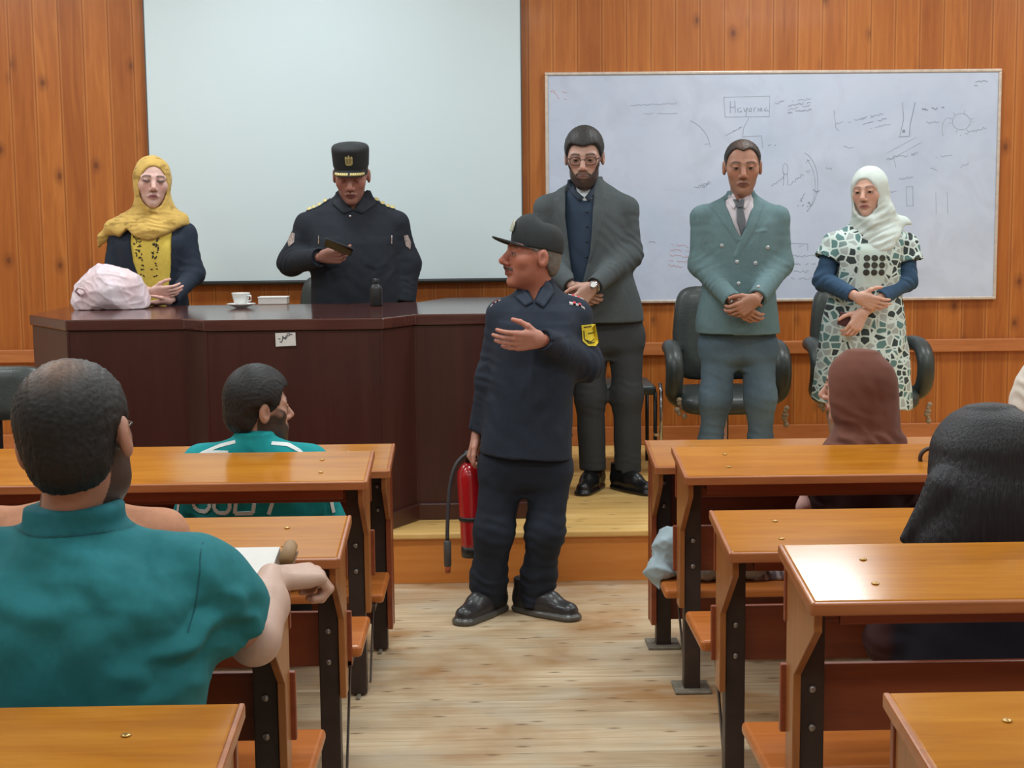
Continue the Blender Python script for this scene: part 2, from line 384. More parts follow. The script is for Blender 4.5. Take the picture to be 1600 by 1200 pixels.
for (x0, y0, x1, y1) in ((1384, 240, 1432, 214), (1390, 250, 1440, 222), (1396, 244, 1400, 262)): stroke(k2, [(x0, y0), (x1, y1)], .0025)
for x in (1416, 1426): stroke(k2, [(x, 292), (x+1, 322)], .003)
stroke(k2, [(1416, 292), (1427, 291)], .003); stroke(k2, [(1416, 322), (1428, 321)], .003)
for x in (1462, 1480): stroke(k2, [(x, 300), (x+1, 335)], .0025)
scrawl(k3, 862, 140, 20, -1.0, 8); scrawl(k3, 880, 142, 16, -1.2, 8)
scrawl(k2, 985, 165, 75, .05, 3, .003); scrawl(k2, 1000, 178, 60, .02, 2, .0025)
for x, y in ((1255, 255), (1318, 230), (1310, 250), (1290, 262), (1385, 300), (1450, 260), (1500, 262)): scrawl(k2, x, y, 16, rn.uniform(-.3, .6), 5, .003)
def notes(mb, mat, label):
    """each note or sketch that stands apart becomes a part of its own"""
    comp = {}; par = list(range(len(mb.v)))
    def fd(i):
        while par[i] != i: par[i] = par[par[i]]; i = par[i]
        return i
    for f_ in mb.f:
        for q in f_[1:]: par[fd(q)] = fd(f_[0])
    P_ = np.array(mb.v); R_ = [fd(i) for i in range(len(mb.v))]; ids = sorted(set(R_)); cen = {i: P_[[k for k in range(len(R_)) if R_[k] == i]].mean(0) for i in ids}
    for a in ids:
        for b in ids:
            if a < b and np.linalg.norm(cen[a]-cen[b]) < .042: par[fd(b)] = fd(a)
    out = {}
    for f_, mi in zip(mb.f, mb.mi): out.setdefault(fd(f_[0]), []).append(f_)
    for k, fs in out.items():
        us = sorted({q for f_ in fs for q in f_}); mp = {q: j for j, q in enumerate(us)}; m2 = MB(); m2.add([mb.v[q] for q in us], [tuple(mp[q] for q in f_) for f_ in fs])
        tag(m2.build('marker_note', mat, root), label)
notes(k1, M['ink'], 'dark marker note'); notes(k2, M['ink_grey'], 'faded grey marker note'); notes(k3, M['ink_red'], 'pale red marker note')
# ================================================================ benches
YROW = [5.55, 5.02, 4.12, 3.28, 2.36]
BACKR = [(1011, 686), (1053, 698), (1113, 797), (1222, 852), (1388, 1082)]
BACKL = [(613.5, 694.5), (581, 704), (544, 805), (455, 861), (374, 1098)]
FRR = [(1026, 721), (1071, 742), (1140, 862), (1273, 936), None]
SEATZ = [None, .34, .42, .36, .40]
ROWN = ['front', 'second', 'third', 'fourth', 'nearest']
BZ = {}
def bench(side, i):
    sg = 1 if side == 'right' else -1
    px, py = (BACKR if sg > 0 else BACKL)[i]; Yb = YROW[i]
    c = at(px, py, Yb); X0 = c.x; zt = at(*BACKR[i], Yb).z*.5+at(*BACKL[i], Yb).z*.5
    tilt = .045; D = .33 if i != 4 else .36; Yf = Yb-D; X1 = X0+sg*2.9
    if i == 4 and sg < 0: X1 = X0-2.2
    BZ[(sg, i)] = (X0, zt, Yb, Yf)
    lab = {('right', 0): 'front-row desk right of the aisle, solid end panel almost to the floor',
           ('left', 0): 'front-row desk left of the aisle, solid end panel almost to the floor',
           ('right', 1): 'second-row wooden lecture bench right of the aisle, pale blue cloth on its seat',
           ('left', 1): 'second-row lecture bench left of the aisle, behind the person in the turquoise jacket',
           ('right', 2): 'third-row lecture bench right of the aisle, before the woman with long black hair',
           ('left', 2): 'third-row wooden lecture bench left of the aisle, empty pale desktop with two brass screws',
           ('right', 3): 'fourth-row wooden lecture bench right of the aisle, the long-haired woman sits on its seat',
           ('left', 3): 'fourth-row wooden lecture bench left of the aisle under the open notebook',
           ('right', 4): 'nearest wooden lecture bench in the bottom right corner',
           ('left', 4): 'nearest lecture bench, bottom left corner, behind the person in the teal shirt'}[(side, i)]
    rt = thing('lecture_bench', (X0+sg*1.4, Yb, 0), lab, 'bench')
    def zz(y): return zt-(Yb-y)/D*tilt
    th = .026
    # desktop: a slab tilted to the sitter, dark-edged lipping
    poly = [(X0, Yb, zt), (X0, Yf, zt-tilt), (X0, Yf, zt-tilt-th), (X0, Yb, zt-th)]
    MB().prism(poly, (X1-X0, 0, 0)).build('desktop', M['desk'], rt, bevel=.004)
    lip = .012
    MB().prism([(X0-sg*.003, Yf-lip, zt-tilt-lip*tilt/D-.001), (X0-sg*.003, Yf+.001, zt-tilt-.001), (X0-sg*.003, Yf+.001, zt-tilt-th-.003), (X0-sg*.003, Yf-lip, zt-tilt-th-.003)], (X1-X0, 0, 0)).build('edge_lipping', M['desk_edge'], rt, bevel=.003)
    MB().prism([(X0-sg*.010, Yb, zt+.001), (X0-sg*.010, Yf-lip, zt-tilt-.001), (X0-sg*.010, Yf-lip, zt-tilt-th-.003), (X0-sg*.010, Yb, zt-th)], (sg*.012, 0, 0)).build('end_lipping', M['desk_edge'], rt, bevel=.004)
    pz = zt-.175 if i else .093
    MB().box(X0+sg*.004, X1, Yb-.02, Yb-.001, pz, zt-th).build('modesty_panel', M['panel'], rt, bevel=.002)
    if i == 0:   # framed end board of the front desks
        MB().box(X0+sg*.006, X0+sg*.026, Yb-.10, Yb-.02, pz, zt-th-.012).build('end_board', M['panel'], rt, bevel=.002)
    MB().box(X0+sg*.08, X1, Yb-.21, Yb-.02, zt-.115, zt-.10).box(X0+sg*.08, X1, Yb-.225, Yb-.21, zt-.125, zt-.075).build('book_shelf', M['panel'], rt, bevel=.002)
    for e, (xa, s2) in enumerate(((X0, sg), (X1, -sg))):
        la, lb = xa+s2*.028, xa+s2*.084
        lg = MB().box(la, lb, Yb-.075, Yb-.022, .008, zt-th-.01).build('leg', M['iron'], rt, bevel=.003)
        MB().box(la-.035, lb+.035, Yb-.115, Yb+.02, 0.001, .010).build('base_plate', M['iron_plate'], lg, bevel=.003)
        for zb in ((zt-.315, zt-.405) if i else (zt-.15, zt-.24)):
            MB().ball(((la+lb)/2, Yb-.077, zb), (.0095, .006, .0095)).build('bolt', M['steel'], lg, smooth=True)
        xo, xi = xa+s2*.008, xa+s2*.026
        z0 = .30 if i else pz
        if not i: z0 = zt-.30
        poly = [(xo, Yb-.02, zt-th-.012), (xo, Yf+.035, zz(Yf+.035)-th-.002), (xo, Yf+.035, zz(Yf)-th-.05), (xo, Yb-.098, zt-.275), (xo, Yb-.092, z0), (xo, Yb-.02, z0)]
        MB().prism(poly, (xi-xo, 0, 0)).build('bracket_board', M['bracket'], rt, bevel=.002)
        if i:
            MB().prism([(la+.01, Yb+.20, SEATZ[i]-.055), (la+.01, Yb+.225, SEATZ[i]-.055), (la+.01, Yb+.012, .03), (la+.01, Yb-.02, .03)], (s2*.006, 0, 0)).box(la+.004, la+.03, Yb-.02, Yb+.30, SEATZ[i]-.055, SEATZ[i]-.034).build('seat_brace', M['iron'], rt, bevel=.001)
        for dx, dy in ((.16, .10), (.15, .24)):
            if i == 4 or e == 0 or True:
                MB().ball((xa+s2*dx, Yb-dy*D/.33, zz(Yb-dy*D/.33)+.001), (.0085, .0085, .0028), 12, 6).build('screw', M['brass'], rt, smooth=True)
    if i:
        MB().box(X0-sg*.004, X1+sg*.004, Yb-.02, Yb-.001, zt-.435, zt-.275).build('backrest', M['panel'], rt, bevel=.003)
        zs = SEATZ[i]
        MB().box(X0-sg*.03, X1+sg*.02, Yb+.005, Yb+.34, zs-.034, zs).build('seat', M['seat'], rt, bevel=.012, seg=3)
        MB().ball((X0+sg*.10, Yb+.12, zs+.0005), (.011, .011, .003), 12, 6).build('screw', M['brass'], rt, smooth=True)
for i in range(5):
    bench('right', i); bench('left', i)
# ================================================================ lectern desk on the stage
ZT = 1.20
def ux(px, Y): return at(px, 500, Y).x
top = [(ux(46, 7.10), 7.10), (ux(102, 6.68), 6.68), (ux(287, 6.68), 6.68), (ux(318, 6.56), 6.56), (ux(598, 6.56), 6.56), (ux(650, 6.80), 6.80), (ux(835, 6.80), 6.80), (ux(885, 7.25), 7.25),
       (ux(850, 8.22), 8.22), (ux(700, 8.22), 8.22), (ux(655, 7.82), 7.82), (ux(470, 7.74), 7.74), (ux(150, 7.74), 7.74), (ux(106, 7.74), 7.74)]
def inset(poly, d):
    n = len(poly); out = []
    for i in range(n):
        p0, p1, p2 = [Vector(poly[j % n]+(0,)) for j in (i-1, i, i+1)]
        a = (p1-p0).normalized(); b = (p2-p1).normalized()
        na = Vector((-a.y, a.x, 0)); nb = Vector((-b.y, b.x, 0)); mm = (na+nb); mm = mm/max(mm.length_squared, .2)*2
        q = p1+mm*d; out.append((q.x, q.y))
    return out
rt = thing('speaker_desk', (top[4][0], 7.2, ZS), 'dark mahogany speakers desk with an angled front standing on the stage', 'desk')
MB().prism([(x, y, ZT-.05) for x, y in top], (0, 0, .05)).build('table_top', M['maho_top'], rt, bevel=.006)
bd = inset(top, .012)
MB().prism([(x, y, ZS+.075) for x, y in bd[:8]]+[(bd[7][0]-.03, bd[7][1]+.02, ZS+.075)]+[(x, y+.35, ZS+.075) for x, y in reversed(bd[1:7])]+[(bd[0][0]+.05, bd[0][1]+.3, ZS+.075)], (0, 0, ZT-.052-ZS-.075)).build('front_panelling', M['maho'], rt, bevel=.002)
kd = inset(top, -.008)
MB().prism([(x, y, ZS+.001) for x, y in kd[:8]]+[(x, y+.34, ZS+.001) for x, y in reversed(bd[1:7])], (0, 0, .078)).build('plinth', M['maho'], rt, bevel=.006)
for a in (1, 2, 3, 4, 5, 6):
    x, y = bd[a]; MB().box(x-.006, x+.006, y-.004, y+.004, ZS+.08, ZT-.055).build('corner_bead', M['maho'], rt, bevel=.002)
# small sheet taped to the desk front
a0 = at(430, 520, 6.557); a1 = at(462, 540, 6.557)
sg_ = thing('paper_sign', (a0.x, 6.566, a1.z), 'small white handwritten sheet taped to the front of the dark desk', 'sign')
MB().prism([at(430, 520.5, 6.566), at(431, 541.5, 6.566), at(462.5, 540, 6.566), at(461.5, 519.5, 6.566)], (0, -.002, 0)).build('sheet', M['paper'], sg_)
YK_ = YK; YK = 6.5638; kk = MB()
for pts in ([(435, 529), (438, 530)], [(437, 534), (440, 535), (441, 532), (442, 527), (444, 529), (446, 527), (448, 524), (451, 525), (454, 522), (457, 523)], [(441, 525), (444, 528), (446, 530), (449, 526)], [(448, 522), (453, 521)]):
    stroke(kk, pts, .0035)
kk.build('handwriting', M['pen'], sg_); YK = YK_
# ---------------------------------------------------------------- things on the desk
c = atz(377, 481, ZT)
cp = thing('coffee_cup', (c.x, c.y, ZT+.012), 'white china cup standing on a saucer on the dark desk', 'cup')
sau = MB().lathe([(0, .002), (.03, .002), (.045, .008), (.072, .020), (.074, .022), (.070, .022), (.044, .012), (0, .008)], (c.x, c.y, ZT), 40).build('saucer', M['white_china'], None, smooth=True, loc=(c.x, c.y, ZT))
tag(sau, 'white china saucer under the coffee cup on the dark desk', 'saucer')
MB().lathe([(0, .002), (.026, .002), (.028, .006), (.036, .02), (.046, .062), (.047, .066), (.044, .066), (.034, .024), (.02, .012), (0, .011)], (c.x, c.y, ZT+.010), 40).build('cup_body', M['white_china'], cp, smooth=True)
MB().tube([(c.x+.03, c.y-.02, ZT+.062), (c.x+.055, c.y-.035, ZT+.063), (c.x+.058, c.y-.037, ZT+.04), (c.x+.028, c.y-.02, ZT+.03)], .004, 8).build('handle', M['white_china'], cp, smooth=True)
c = atz(428, 475, ZT)
bx = MB().box(c.x-.075, c.x+.075, c.y-.05, c.y+.05, ZT+.001, ZT+.034).box(c.x-.078, c.x+.078, c.y-.053, c.y+.053, ZT+.034, ZT+.040).build('tissue_box', M['paper'], None, bevel=.003, loc=(c.x, c.y, ZT))
tag(bx, 'low white box on the dark desk between the cup and the officer', 'box')
c = atz(588, 478, ZT)
bt = thing('drink_bottle', (c.x, c.y, ZT), 'black bottle with a shiny cap on the dark desk before the officer', 'bottle')
MB().lathe([(0, .001), (.030, .001), (.032, .006), (.032, .088), (.028, .1), (.016, .112), (.015, .118), (0, .118)], (c.x, c.y, ZT), 28).build('bottle_body', M['black'], bt, smooth=True)
MB().lathe([(.017, .112), (.0175, .114), (.0175, .136), (.015, .14), (0, .14)], (c.x, c.y, ZT), 24).build('cap', plain('dark_gloss_cap', rgb(60, 62, 66), .12, .6), bt, smooth=True)
# ================================================================ chairs
def office_chair(px, pyt, Y, w_, hb, label, arms=True, torn=False, zf=ZS, seat_h=.46, low=.02):
    c = at(px, 500, Y); x = c.x; rt = thing('office_chair', (x, Y, zf), label, 'chair')
    zb = at(px, pyt, Y+.2).z; zs = zf+seat_h
    # shell-shaped back: thick padded board with rounded top corners, slightly reclined
    def pad(name, cx, y0, z0, z1, hw, th, rad, lean=.0, parent=rt, mat=M['leather']):
        vs = []; fs = []; n = 9; r = 13
        me = MB(); pts = []
        out = []
        def sup(a, e=.35): return (math.copysign(abs(math.cos(a))**e, math.cos(a)), math.copysign(abs(math.sin(a))**e, math.sin(a)))
        N = 40; cz = (z0+z1)/2; hh = (z1-z0)/2
        rings = [(.0, 0), (.55, 1), (.9, .93), (1, .6), (1.0, .2)]
        loops = [(k, s) for k, s in ((.01, 1), (.6, 1), (.9, .86), (1, .45))]+[(k, s) for k, s in ((1, -.45), (.9, -.86), (.6, -1), (.01, -1))]
        for k, s in loops:
            for j in range(N):
                u, v = sup(2*PI*j/N); zz_ = cz+hh*v*k
                vs.append((cx+hw*u*k*(1-.10*max(0, v)), y0-s*th*.5+lean*(zz_-z0)-.03*(1-u*u*k*k), zz_))
        fs = [(i*N+j, i*N+(j+1) % N, (i+1)*N+(j+1) % N, (i+1)*N+j) for i in range(len(loops)-1) for j in range(N)]
        me.add(vs, fs); o = me.build(name, mat, parent, smooth=True); return o
    pad('backrest', x, Y+.20, zs+low, zb, w_/2, .09, .1, .12)
    sv = MB(); N = 40; loops = [(.01, 1), (.7, 1), (.94, .85), (1, .4), (1, -.4), (.94, -.9), (.6, -1), (.01, -1)]
    vs = []
    for k, s in loops:
        for j in range(N):
            a = 2*PI*j/N; u = math.copysign(abs(math.cos(a))**.45, math.cos(a)); v = math.copysign(abs(math.sin(a))**.45, math.sin(a))
            vs.append((x+(w_/2+.02)*u*k, Y-.04+.25*v*k, zs-.05+.05*s-.03*max(0, -v)*k))
    sv.add(vs, [(i*N+(j+1) % N, i*N+j, (i+1)*N+j, (i+1)*N+(j+1) % N) for i in range(len(loops)-1) for j in range(N)])
    sv.build('seat', M['leather'], rt, smooth=True)
    if arms:
        for s in (-1, 1):
            xa = x+s*(w_/2+.045)
            ap = [(xa-s*.06, Y+.20, zs+.19), (xa, Y+.05, zs+.225), (xa, Y-.12, zs+.215), (xa, Y-.20, zs+.15), (xa, Y-.20, zs+.05), (xa, Y-.14, zs-.03), (xa-s*.05, Y-.05, zs-.07)]
            sp = []
            for i in range(len(ap)-1):
                for t in np.linspace(0, 1, 5)[:-1]: sp.append(Vector(ap[i]).lerp(Vector(ap[i+1]), t))
            sp.append(Vector(ap[-1]))
            for _ in range(3): sp = [sp[0]]+[(sp[i-1]+sp[i]*2+sp[i+1])/4 for i in range(1, len(sp)-1)]+[sp[-1]]
            MB().tube(sp, .042, 12, up=(1, 0, 0), flat=1.15).build('armrest', M['leather'], rt, smooth=True)
    st = MB().tube([(x, Y-.03, zf+.09), (x, Y-.03, zs-.09)], .028, 14).box(x-.12, x+.12, Y-.12, Y+.08, zs-.115, zs-.09).build('column', M['black'], rt, smooth=False)
    for k in range(5):
        a = 2*PI*k/5+.3; ex, ey = x+.28*math.cos(a), Y-.03+.28*math.sin(a)
        lg = MB().tube([(x, Y-.03, zf+.105), (ex, ey, zf+.07)], [.028, .018], 8).build('base_arm', M['black'], rt)
        MB().tube([(ex-.012*math.sin(a), ey+.012*math.cos(a), zf+.028), (ex+.012*math.sin(a), ey-.012*math.cos(a), zf+.028)], .027, 14).build('castor', M['black'], lg, smooth=False)
    if low > .1: MB().box(x-.03, x+.03, Y+.20, Y+.215, zs-.1, zs+low+.08).box(x-.03, x+.03, Y+.0, Y+.215, zs-.11, zs-.095).build('back_bracket', M['black'], rt, bevel=.004)
    if torn:
        rr = random.Random(3)
        for (u, v, h) in ((-.26, -.2, .03), (.30, -.22, -.02), (.24, .02, .12)):
            mb = MB()
            for q in range(6): mb.ball((x+u+rr.uniform(-.02, .02), Y+v, zs-.08+h-q*.018), (.016*rr.uniform(.6, 1.3), .01, .016), 8, 6)
            mb.build('torn_foam', M['foam'], rt, smooth=True)
    return rt
office_chair(1130, 447, 8.12, .50, .6, 'worn grey-green office chair behind the man in the grey-green suit', torn=True)
office_chair(1350, 447, 8.2, .50, .6, 'worn grey-green office chair behind the woman in the white headscarf', torn=True)
office_chair(522, 430, 8.42, .46, .6, 'grey office chair behind the officer holding a phone', arms=False)
office_chair(-42, 573, 6.12, .46, .5, 'dark green chair cut off at the left edge in front of the stage', arms=False, zf=0, seat_h=.46, low=.34)
# plain visitor chair behind the man in the dark blazer
c = at(952, 590, 8.2); x, Y = c.x, 8.2; zs = ZS+.46
rt = thing('visitor_chair', (x, Y, ZS), 'black visitor chair with tubular steel legs behind the man in the dark blazer', 'chair')
o = MB().box(x-.24, x+.24, Y-.22, Y+.22, zs-.03, zs+.025).build('seat', M['leather'], rt, bevel=.022, smooth=True, seg=4)
MB().box(x-.15, x+.15, Y+.2, Y+.235, zs+.12, zs+.34).build('backrest', M['leather'], rt, bevel=.016, seg=3)
for s in (-1, 1):
    for yy in (-1, 1):
        MB().tube([(x+s*.235, Y+yy*.2, ZS+.001), (x+s*.235, Y+yy*.2, zs-.01)], .011, 10).build('leg', M['black'], rt, smooth=True)
    MB().tube([(x+s*.262, Y-.24, ZS+.001), (x+s*.262, Y-.24, zs+.0), (x+s*.262, Y-.2, zs+.03)], .010, 10).build('arm_post', M['chrome'], rt, smooth=True)
    MB().box(x+s*.235-.012, x+s*.235+.012, Y-.26, Y-.2, zs-.25, zs-.235).build('leg_collar', M['chrome'], rt, bevel=.002)
# ================================================================ implicit-surface modelling for bodies and cloth
f4 = np.float32
def A(v): return np.array([v[0], v[1], v[2]], dtype=np.float64)
def polysd(px, pz, poly):
    """signed distance to a polygon (negative inside); px, pz arrays of the same shape"""
    poly = np.asarray(poly, dtype=np.float64); n = len(poly)
    d = np.full(px.shape, 1e9); s = np.ones(px.shape)
    for i in range(n):
        a = poly[i]; b = poly[i-1]; e = b-a; wx = px-a[0]; wz = pz-a[1]
        t = np.clip((wx*e[0]+wz*e[1])/(e[0]**2+e[1]**2+1e-12), 0, 1)
        d = np.minimum(d, (wx-e[0]*t)**2+(wz-e[1]*t)**2)
        c1 = pz >= a[1]; c2 = pz < b[1]; c3 = e[0]*wz > e[1]*wx
        fl = (c1 & c2 & c3) | (~c1 & ~c2 & ~c3); s = np.where(fl, -s, s)
    return s*np.sqrt(d)
class Fld:
    def __init__(s, lo, hi, h):
        s.h = h; s.lo = np.array(lo, float)
        n = np.ceil((np.array(hi, float)-s.lo)/h).astype(int)+1
        s.ax = [(s.lo[i]+h*np.arange(n[i])) for i in range(3)]
        s.D = np.full(tuple(n), 1.0, dtype=f4)
    def sl(s, lo, hi, pad):
        out = []
        for i in range(3):
            a = int(max(0, math.floor((lo[i]-pad-s.lo[i])/s.h))); b = int(min(len(s.ax[i]), math.ceil((hi[i]+pad-s.lo[i])/s.h)+1))
            if b <= a: return None
            out.append(slice(a, b))
        return tuple(out)
    def xyz(s, q):
        return (s.ax[0][q[0]][:, None, None].astype(f4), s.ax[1][q[1]][None, :, None].astype(f4), s.ax[2][q[2]][None, None, :].astype(f4))
    def put(s, q, d, k, op):
        D = s.D[q]
        if op == 'u':
            if k > 0: hh = np.clip(.5+.5*(d-D)/k, 0, 1); s.D[q] = d+(D-d)*hh-k*hh*(1-hh)
            else: s.D[q] = np.minimum(D, d)
        elif op == 's':
            d = -d
            if k > 0: hh = np.clip(.5-.5*(d-D)/k, 0, 1); s.D[q] = d+(D-d)*hh+k*hh*(1-hh)
            else: s.D[q] = np.maximum(D, d)
    def cone(s, a, b, ra, rb, k=.02, op='u', fl=None):
        a, b = A(a), A(b); r = max(ra, rb)
        q = s.sl(np.minimum(a, b)-r, np.maximum(a, b)+r, k+3*s.h)
        if q is None: return s
        x, y, z = s.xyz(q); ba = b-a; L2 = float(ba@ba)+1e-12
        px, py, pz = x-a[0], y-a[1], z-a[2]
        t = np.clip((px*ba[0]+py*ba[1]+pz*ba[2])/L2, 0, 1)
        rx, ry, rz = px-t*ba[0], py-t*ba[1], pz-t*ba[2]
        if fl is not None:
            ax_, f_ = A(fl[0]), fl[1]; ax_ = ax_/np.linalg.norm(ax_)
            dt = (rx*ax_[0]+ry*ax_[1]+rz*ax_[2])*(f_-1); rx, ry, rz = rx+dt*ax_[0], ry+dt*ax_[1], rz+dt*ax_[2]
        s.put(q, (np.sqrt(rx*rx+ry*ry+rz*rz)-(ra+(rb-ra)*t)).astype(f4), k, op); return s
    def chain(s, pts, rr, k=.02, **kw):
        for i in range(len(pts)-1): s.cone(pts[i], pts[i+1], rr[i], rr[i+1], k, **kw)
        return s
    def ell(s, c, r, k=.02, op='u', R=None):
        c = A(c); r = (r, r, r) if isinstance(r, (int, float)) else r; m_ = max(r)
        ext = np.array(r) if R is None else np.full(3, m_)
        q = s.sl(c-ext, c+ext, k+3*s.h)
        if q is None: return s
        x, y, z = s.xyz(q); x, y, z = x-c[0], y-c[1], z-c[2]
        if R is not None:
            x, y, z = (R[0][0]*x+R[1][0]*y+R[2][0]*z, R[0][1]*x+R[1][1]*y+R[2][1]*z, R[0][2]*x+R[1][2]*y+R[2][2]*z)
        k0 = np.sqrt((x/r[0])**2+(y/r[1])**2+(z/r[2])**2)+1e-6
        k1 = np.sqrt((x/r[0]**2)**2+(y/r[1]**2)**2+(z/r[2]**2)**2)+1e-6
        s.put(q, (k0*(k0-1)/k1).astype(f4), k, op); return s
    def cyl(s, a, b, r, k=0, op='u'):
        a, b = A(a), A(b); q = s.sl(np.minimum(a, b)-r, np.maximum(a, b)+r, k+3*s.h)
        if q is None: return s
        x, y, z = s.xyz(q); ba = b-a; L = float(np.linalg.norm(ba)); ba = ba/L
        px, py, pz = x-a[0], y-a[1], z-a[2]; t = px*ba[0]+py*ba[1]+pz*ba[2]
        rad = np.sqrt(np.maximum(px*px+py*py+pz*pz-t*t, 0))-r
        s.put(q, np.maximum(rad, np.maximum(-t, t-L)).astype(f4), k, op); return s
    def loft(s, st, k=.03, p=2.3, yaw=0, op='u'):
        """st: (z, cx, cy, half-width, half-depth) from the bottom up"""
        st = sorted(st); zz, cx, cy, a, b = [np.array(v, float) for v in zip(*st)]; m_ = max(a.max(), b.max())
        q = s.sl((cx.min()-m_, cy.min()-m_, zz[0]), (cx.max()+m_, cy.max()+m_, zz[-1]), k+3*s.h)
        if q is None: return s
        x, y, z = s.xyz(q); z1 = z[0, 0]
        def sm(v):   # smooth interpolation through the stations
            t = np.interp(z1, zz, np.arange(len(zz))); i = np.clip(np.floor(t).astype(int), 0, len(zz)-2); u = t-i
            v_ = np.concatenate(([2*v[0]-v[1]], v, [2*v[-1]-v[-2]])); p0, p1, p2, p3 = v_[i], v_[i+1], v_[i+2], v_[i+3]
            return (.5*((2*p1)+(-p0+p2)*u+(2*p0-5*p1+4*p2-p3)*u*u+(-p0+3*p1-3*p2+p3)*u**3)).astype(f4)[None, None, :]
        X, Y_, a_, b_ = sm(cx), sm(cy), np.maximum(sm(a), .01), np.maximum(sm(b), .01)
        u, v = x-X, y-Y_
        if yaw: c_, s_ = math.cos(yaw), math.sin(yaw); u, v = u*c_+v*s_, -u*s_+v*c_
        g = ((np.abs(u)/a_)**p+(np.abs(v)/b_)**p+1e-9)**(1/p)
        nr = np.sqrt((u/a_**2)**2+(v/b_**2)**2)+1e-6; r0 = np.sqrt((u/a_)**2+(v/b_)**2)
        d = (g-1)*np.clip(r0/nr, np.minimum(a_, b_), np.maximum(a_, b_))
        d = np.maximum(d, np.maximum(zz[0]-z, z-zz[-1])).astype(f4)
        s.put(q, d, k, op); return s
    def cutpoly(s, poly, y0=None, y1=None, k=.004, op='s'):
        """remove (or add) the prism of an X-Z polygon between two depths"""
        P_ = np.array(poly); y0 = s.lo[1] if y0 is None else y0; y1 = s.ax[1][-1] if y1 is None else y1
        q = s.sl((P_[:, 0].min(), y0, P_[:, 1].min()), (P_[:, 0].max(), y1, P_[:, 1].max()), k+3*s.h)
        if q is None: return s
        x, y, z = s.xyz(q); X, Z = np.meshgrid(x[:, 0, 0], z[0, 0], indexing='ij')
        sd = polysd(X, Z, poly).astype(f4)[:, None, :]
        s.put(q, np.maximum(sd, np.maximum(y-y1, y0-y)), k, op); return s
    def raise_(s, poly, amt, y1):
        P_ = np.array(poly); q = s.sl((P_[:, 0].min(), s.lo[1], P_[:, 1].min()), (P_[:, 0].max(), y1, P_[:, 1].max()), 2*s.h)
        if q is None: return s
        x, y, z = s.xyz(q); X, Z = np.meshgrid(x[:, 0, 0], z[0, 0], indexing='ij')
        sd = polysd(X, Z, poly)[:, None, :]
        m_ = np.clip(.5-sd/(1.6*s.h), 0, 1)*(y < y1); s.D[q] -= (amt*m_).astype(f4); return s
    def fn(s, f, lo, hi, k=0, op='u'):
        q = s.sl(lo, hi, k+2*s.h)
        if q is None: return s
        x, y, z = s.xyz(q); s.put(q, f(x, y, z).astype(f4), k, op); return s
    def mesh(s):
        D = s.D; D[0] = 1; D[-1] = 1; D[:, 0] = 1; D[:, -1] = 1; D[:, :, 0] = 1; D[:, :, -1] = 1
        S = D < 0; c = S.astype(np.int8)
        n = np.zeros(tuple(d-1 for d in D.shape), np.int8)
        for i in (0, 1):
            for j in (0, 1):
                for k in (0, 1): n += c[i:c.shape[0]-1+i, j:c.shape[1]-1+j, k:c.shape[2]-1+k]
        act = (n > 0) & (n < 8); I, J, K = np.nonzero(act)
        idx = np.full(act.shape, -1, np.int32); idx[I, J, K] = np.arange(len(I))
        acc = np.zeros((len(I), 3)); cnt = np.zeros(len(I))
        for ax in range(3):
            o1, o2 = [a for a in range(3) if a != ax]
            for u in (0, 1):
                for v in (0, 1):
                    o = [0, 0, 0]; o[o1] = u; o[o2] = v; e = list(o); e[ax] = 1
                    d0 = D[I+o[0], J+o[1], K+o[2]]; d1 = D[I+e[0], J+e[1], K+e[2]]
                    m_ = (d0 < 0) != (d1 < 0); t = np.where(m_, d0/(d0-d1+1e-12), 0)
                    p_ = np.array(o, float)[None, :].repeat(len(I), 0); p_[:, ax] = t
                    acc += p_*m_[:, None]; cnt += m_
        V = (acc/cnt[:, None]+np.stack([I, J, K], 1))*s.h+s.lo
        Q = []
        for ax in range(3):
            o1, o2 = [(1, 2), (2, 0), (0, 1)][ax]
            a = [slice(1, -1)]*3; b = [slice(1, -1)]*3; a[ax] = slice(0, -1); b[ax] = slice(1, None)
            s0 = S[tuple(a)]; s1 = S[tuple(b)]; E = np.stack(np.nonzero(s0 != s1), 1)
            fl = s0[E[:, 0], E[:, 1], E[:, 2]]
            off = np.ones(3, int); off[ax] = 0; E = E+off
            def cell(du, dv):
                q = E.copy(); q[:, o1] += du; q[:, o2] += dv; return idx[q[:, 0], q[:, 1], q[:, 2]]
            q = np.stack([cell(-1, -1), cell(0, -1), cell(0, 0), cell(-1, 0)], 1)
            q[~fl] = q[~fl][:, ::-1]; Q.append(q)
        Q = np.concatenate(Q); Q = Q[(Q >= 0).all(1)]
        return V, Q
def vnormals(V, Q):
    n = np.cross(V[Q[:, 2]]-V[Q[:, 0]], V[Q[:, 3]]-V[Q[:, 1]]); N = np.zeros_like(V)
    for k in range(4): np.add.at(N, Q[:, k], n)
    return N/(np.linalg.norm(N, axis=1)[:, None]+1e-12)
def relax(V, Q, it=1, w_=.5):
    for _ in range(it):
        acc = np.zeros_like(V); c = np.zeros(len(V))
        for a, b in ((0, 1), (1, 2), (2, 3), (3, 0)):
            np.add.at(acc, Q[:, a], V[Q[:, b]]); np.add.at(acc, Q[:, b], V[Q[:, a]])
            np.add.at(c, Q[:, a], 1); np.add.at(c, Q[:, b], 1)
        V = V+(acc/np.maximum(c, 1)[:, None]-V)*w_
    return V
def wav(V, f, seed):
    r = np.random.RandomState(seed); o = np.zeros(len(V))
    for i in range(4):
        d = r.normal(size=3)*f*(1+.5*i); o += np.sin(V@d+r.uniform(0, 6.28)+1.3*np.sin(V@(r.normal(size=3)*f*.7)+i))/(1+.4*i)
    return o/2.6
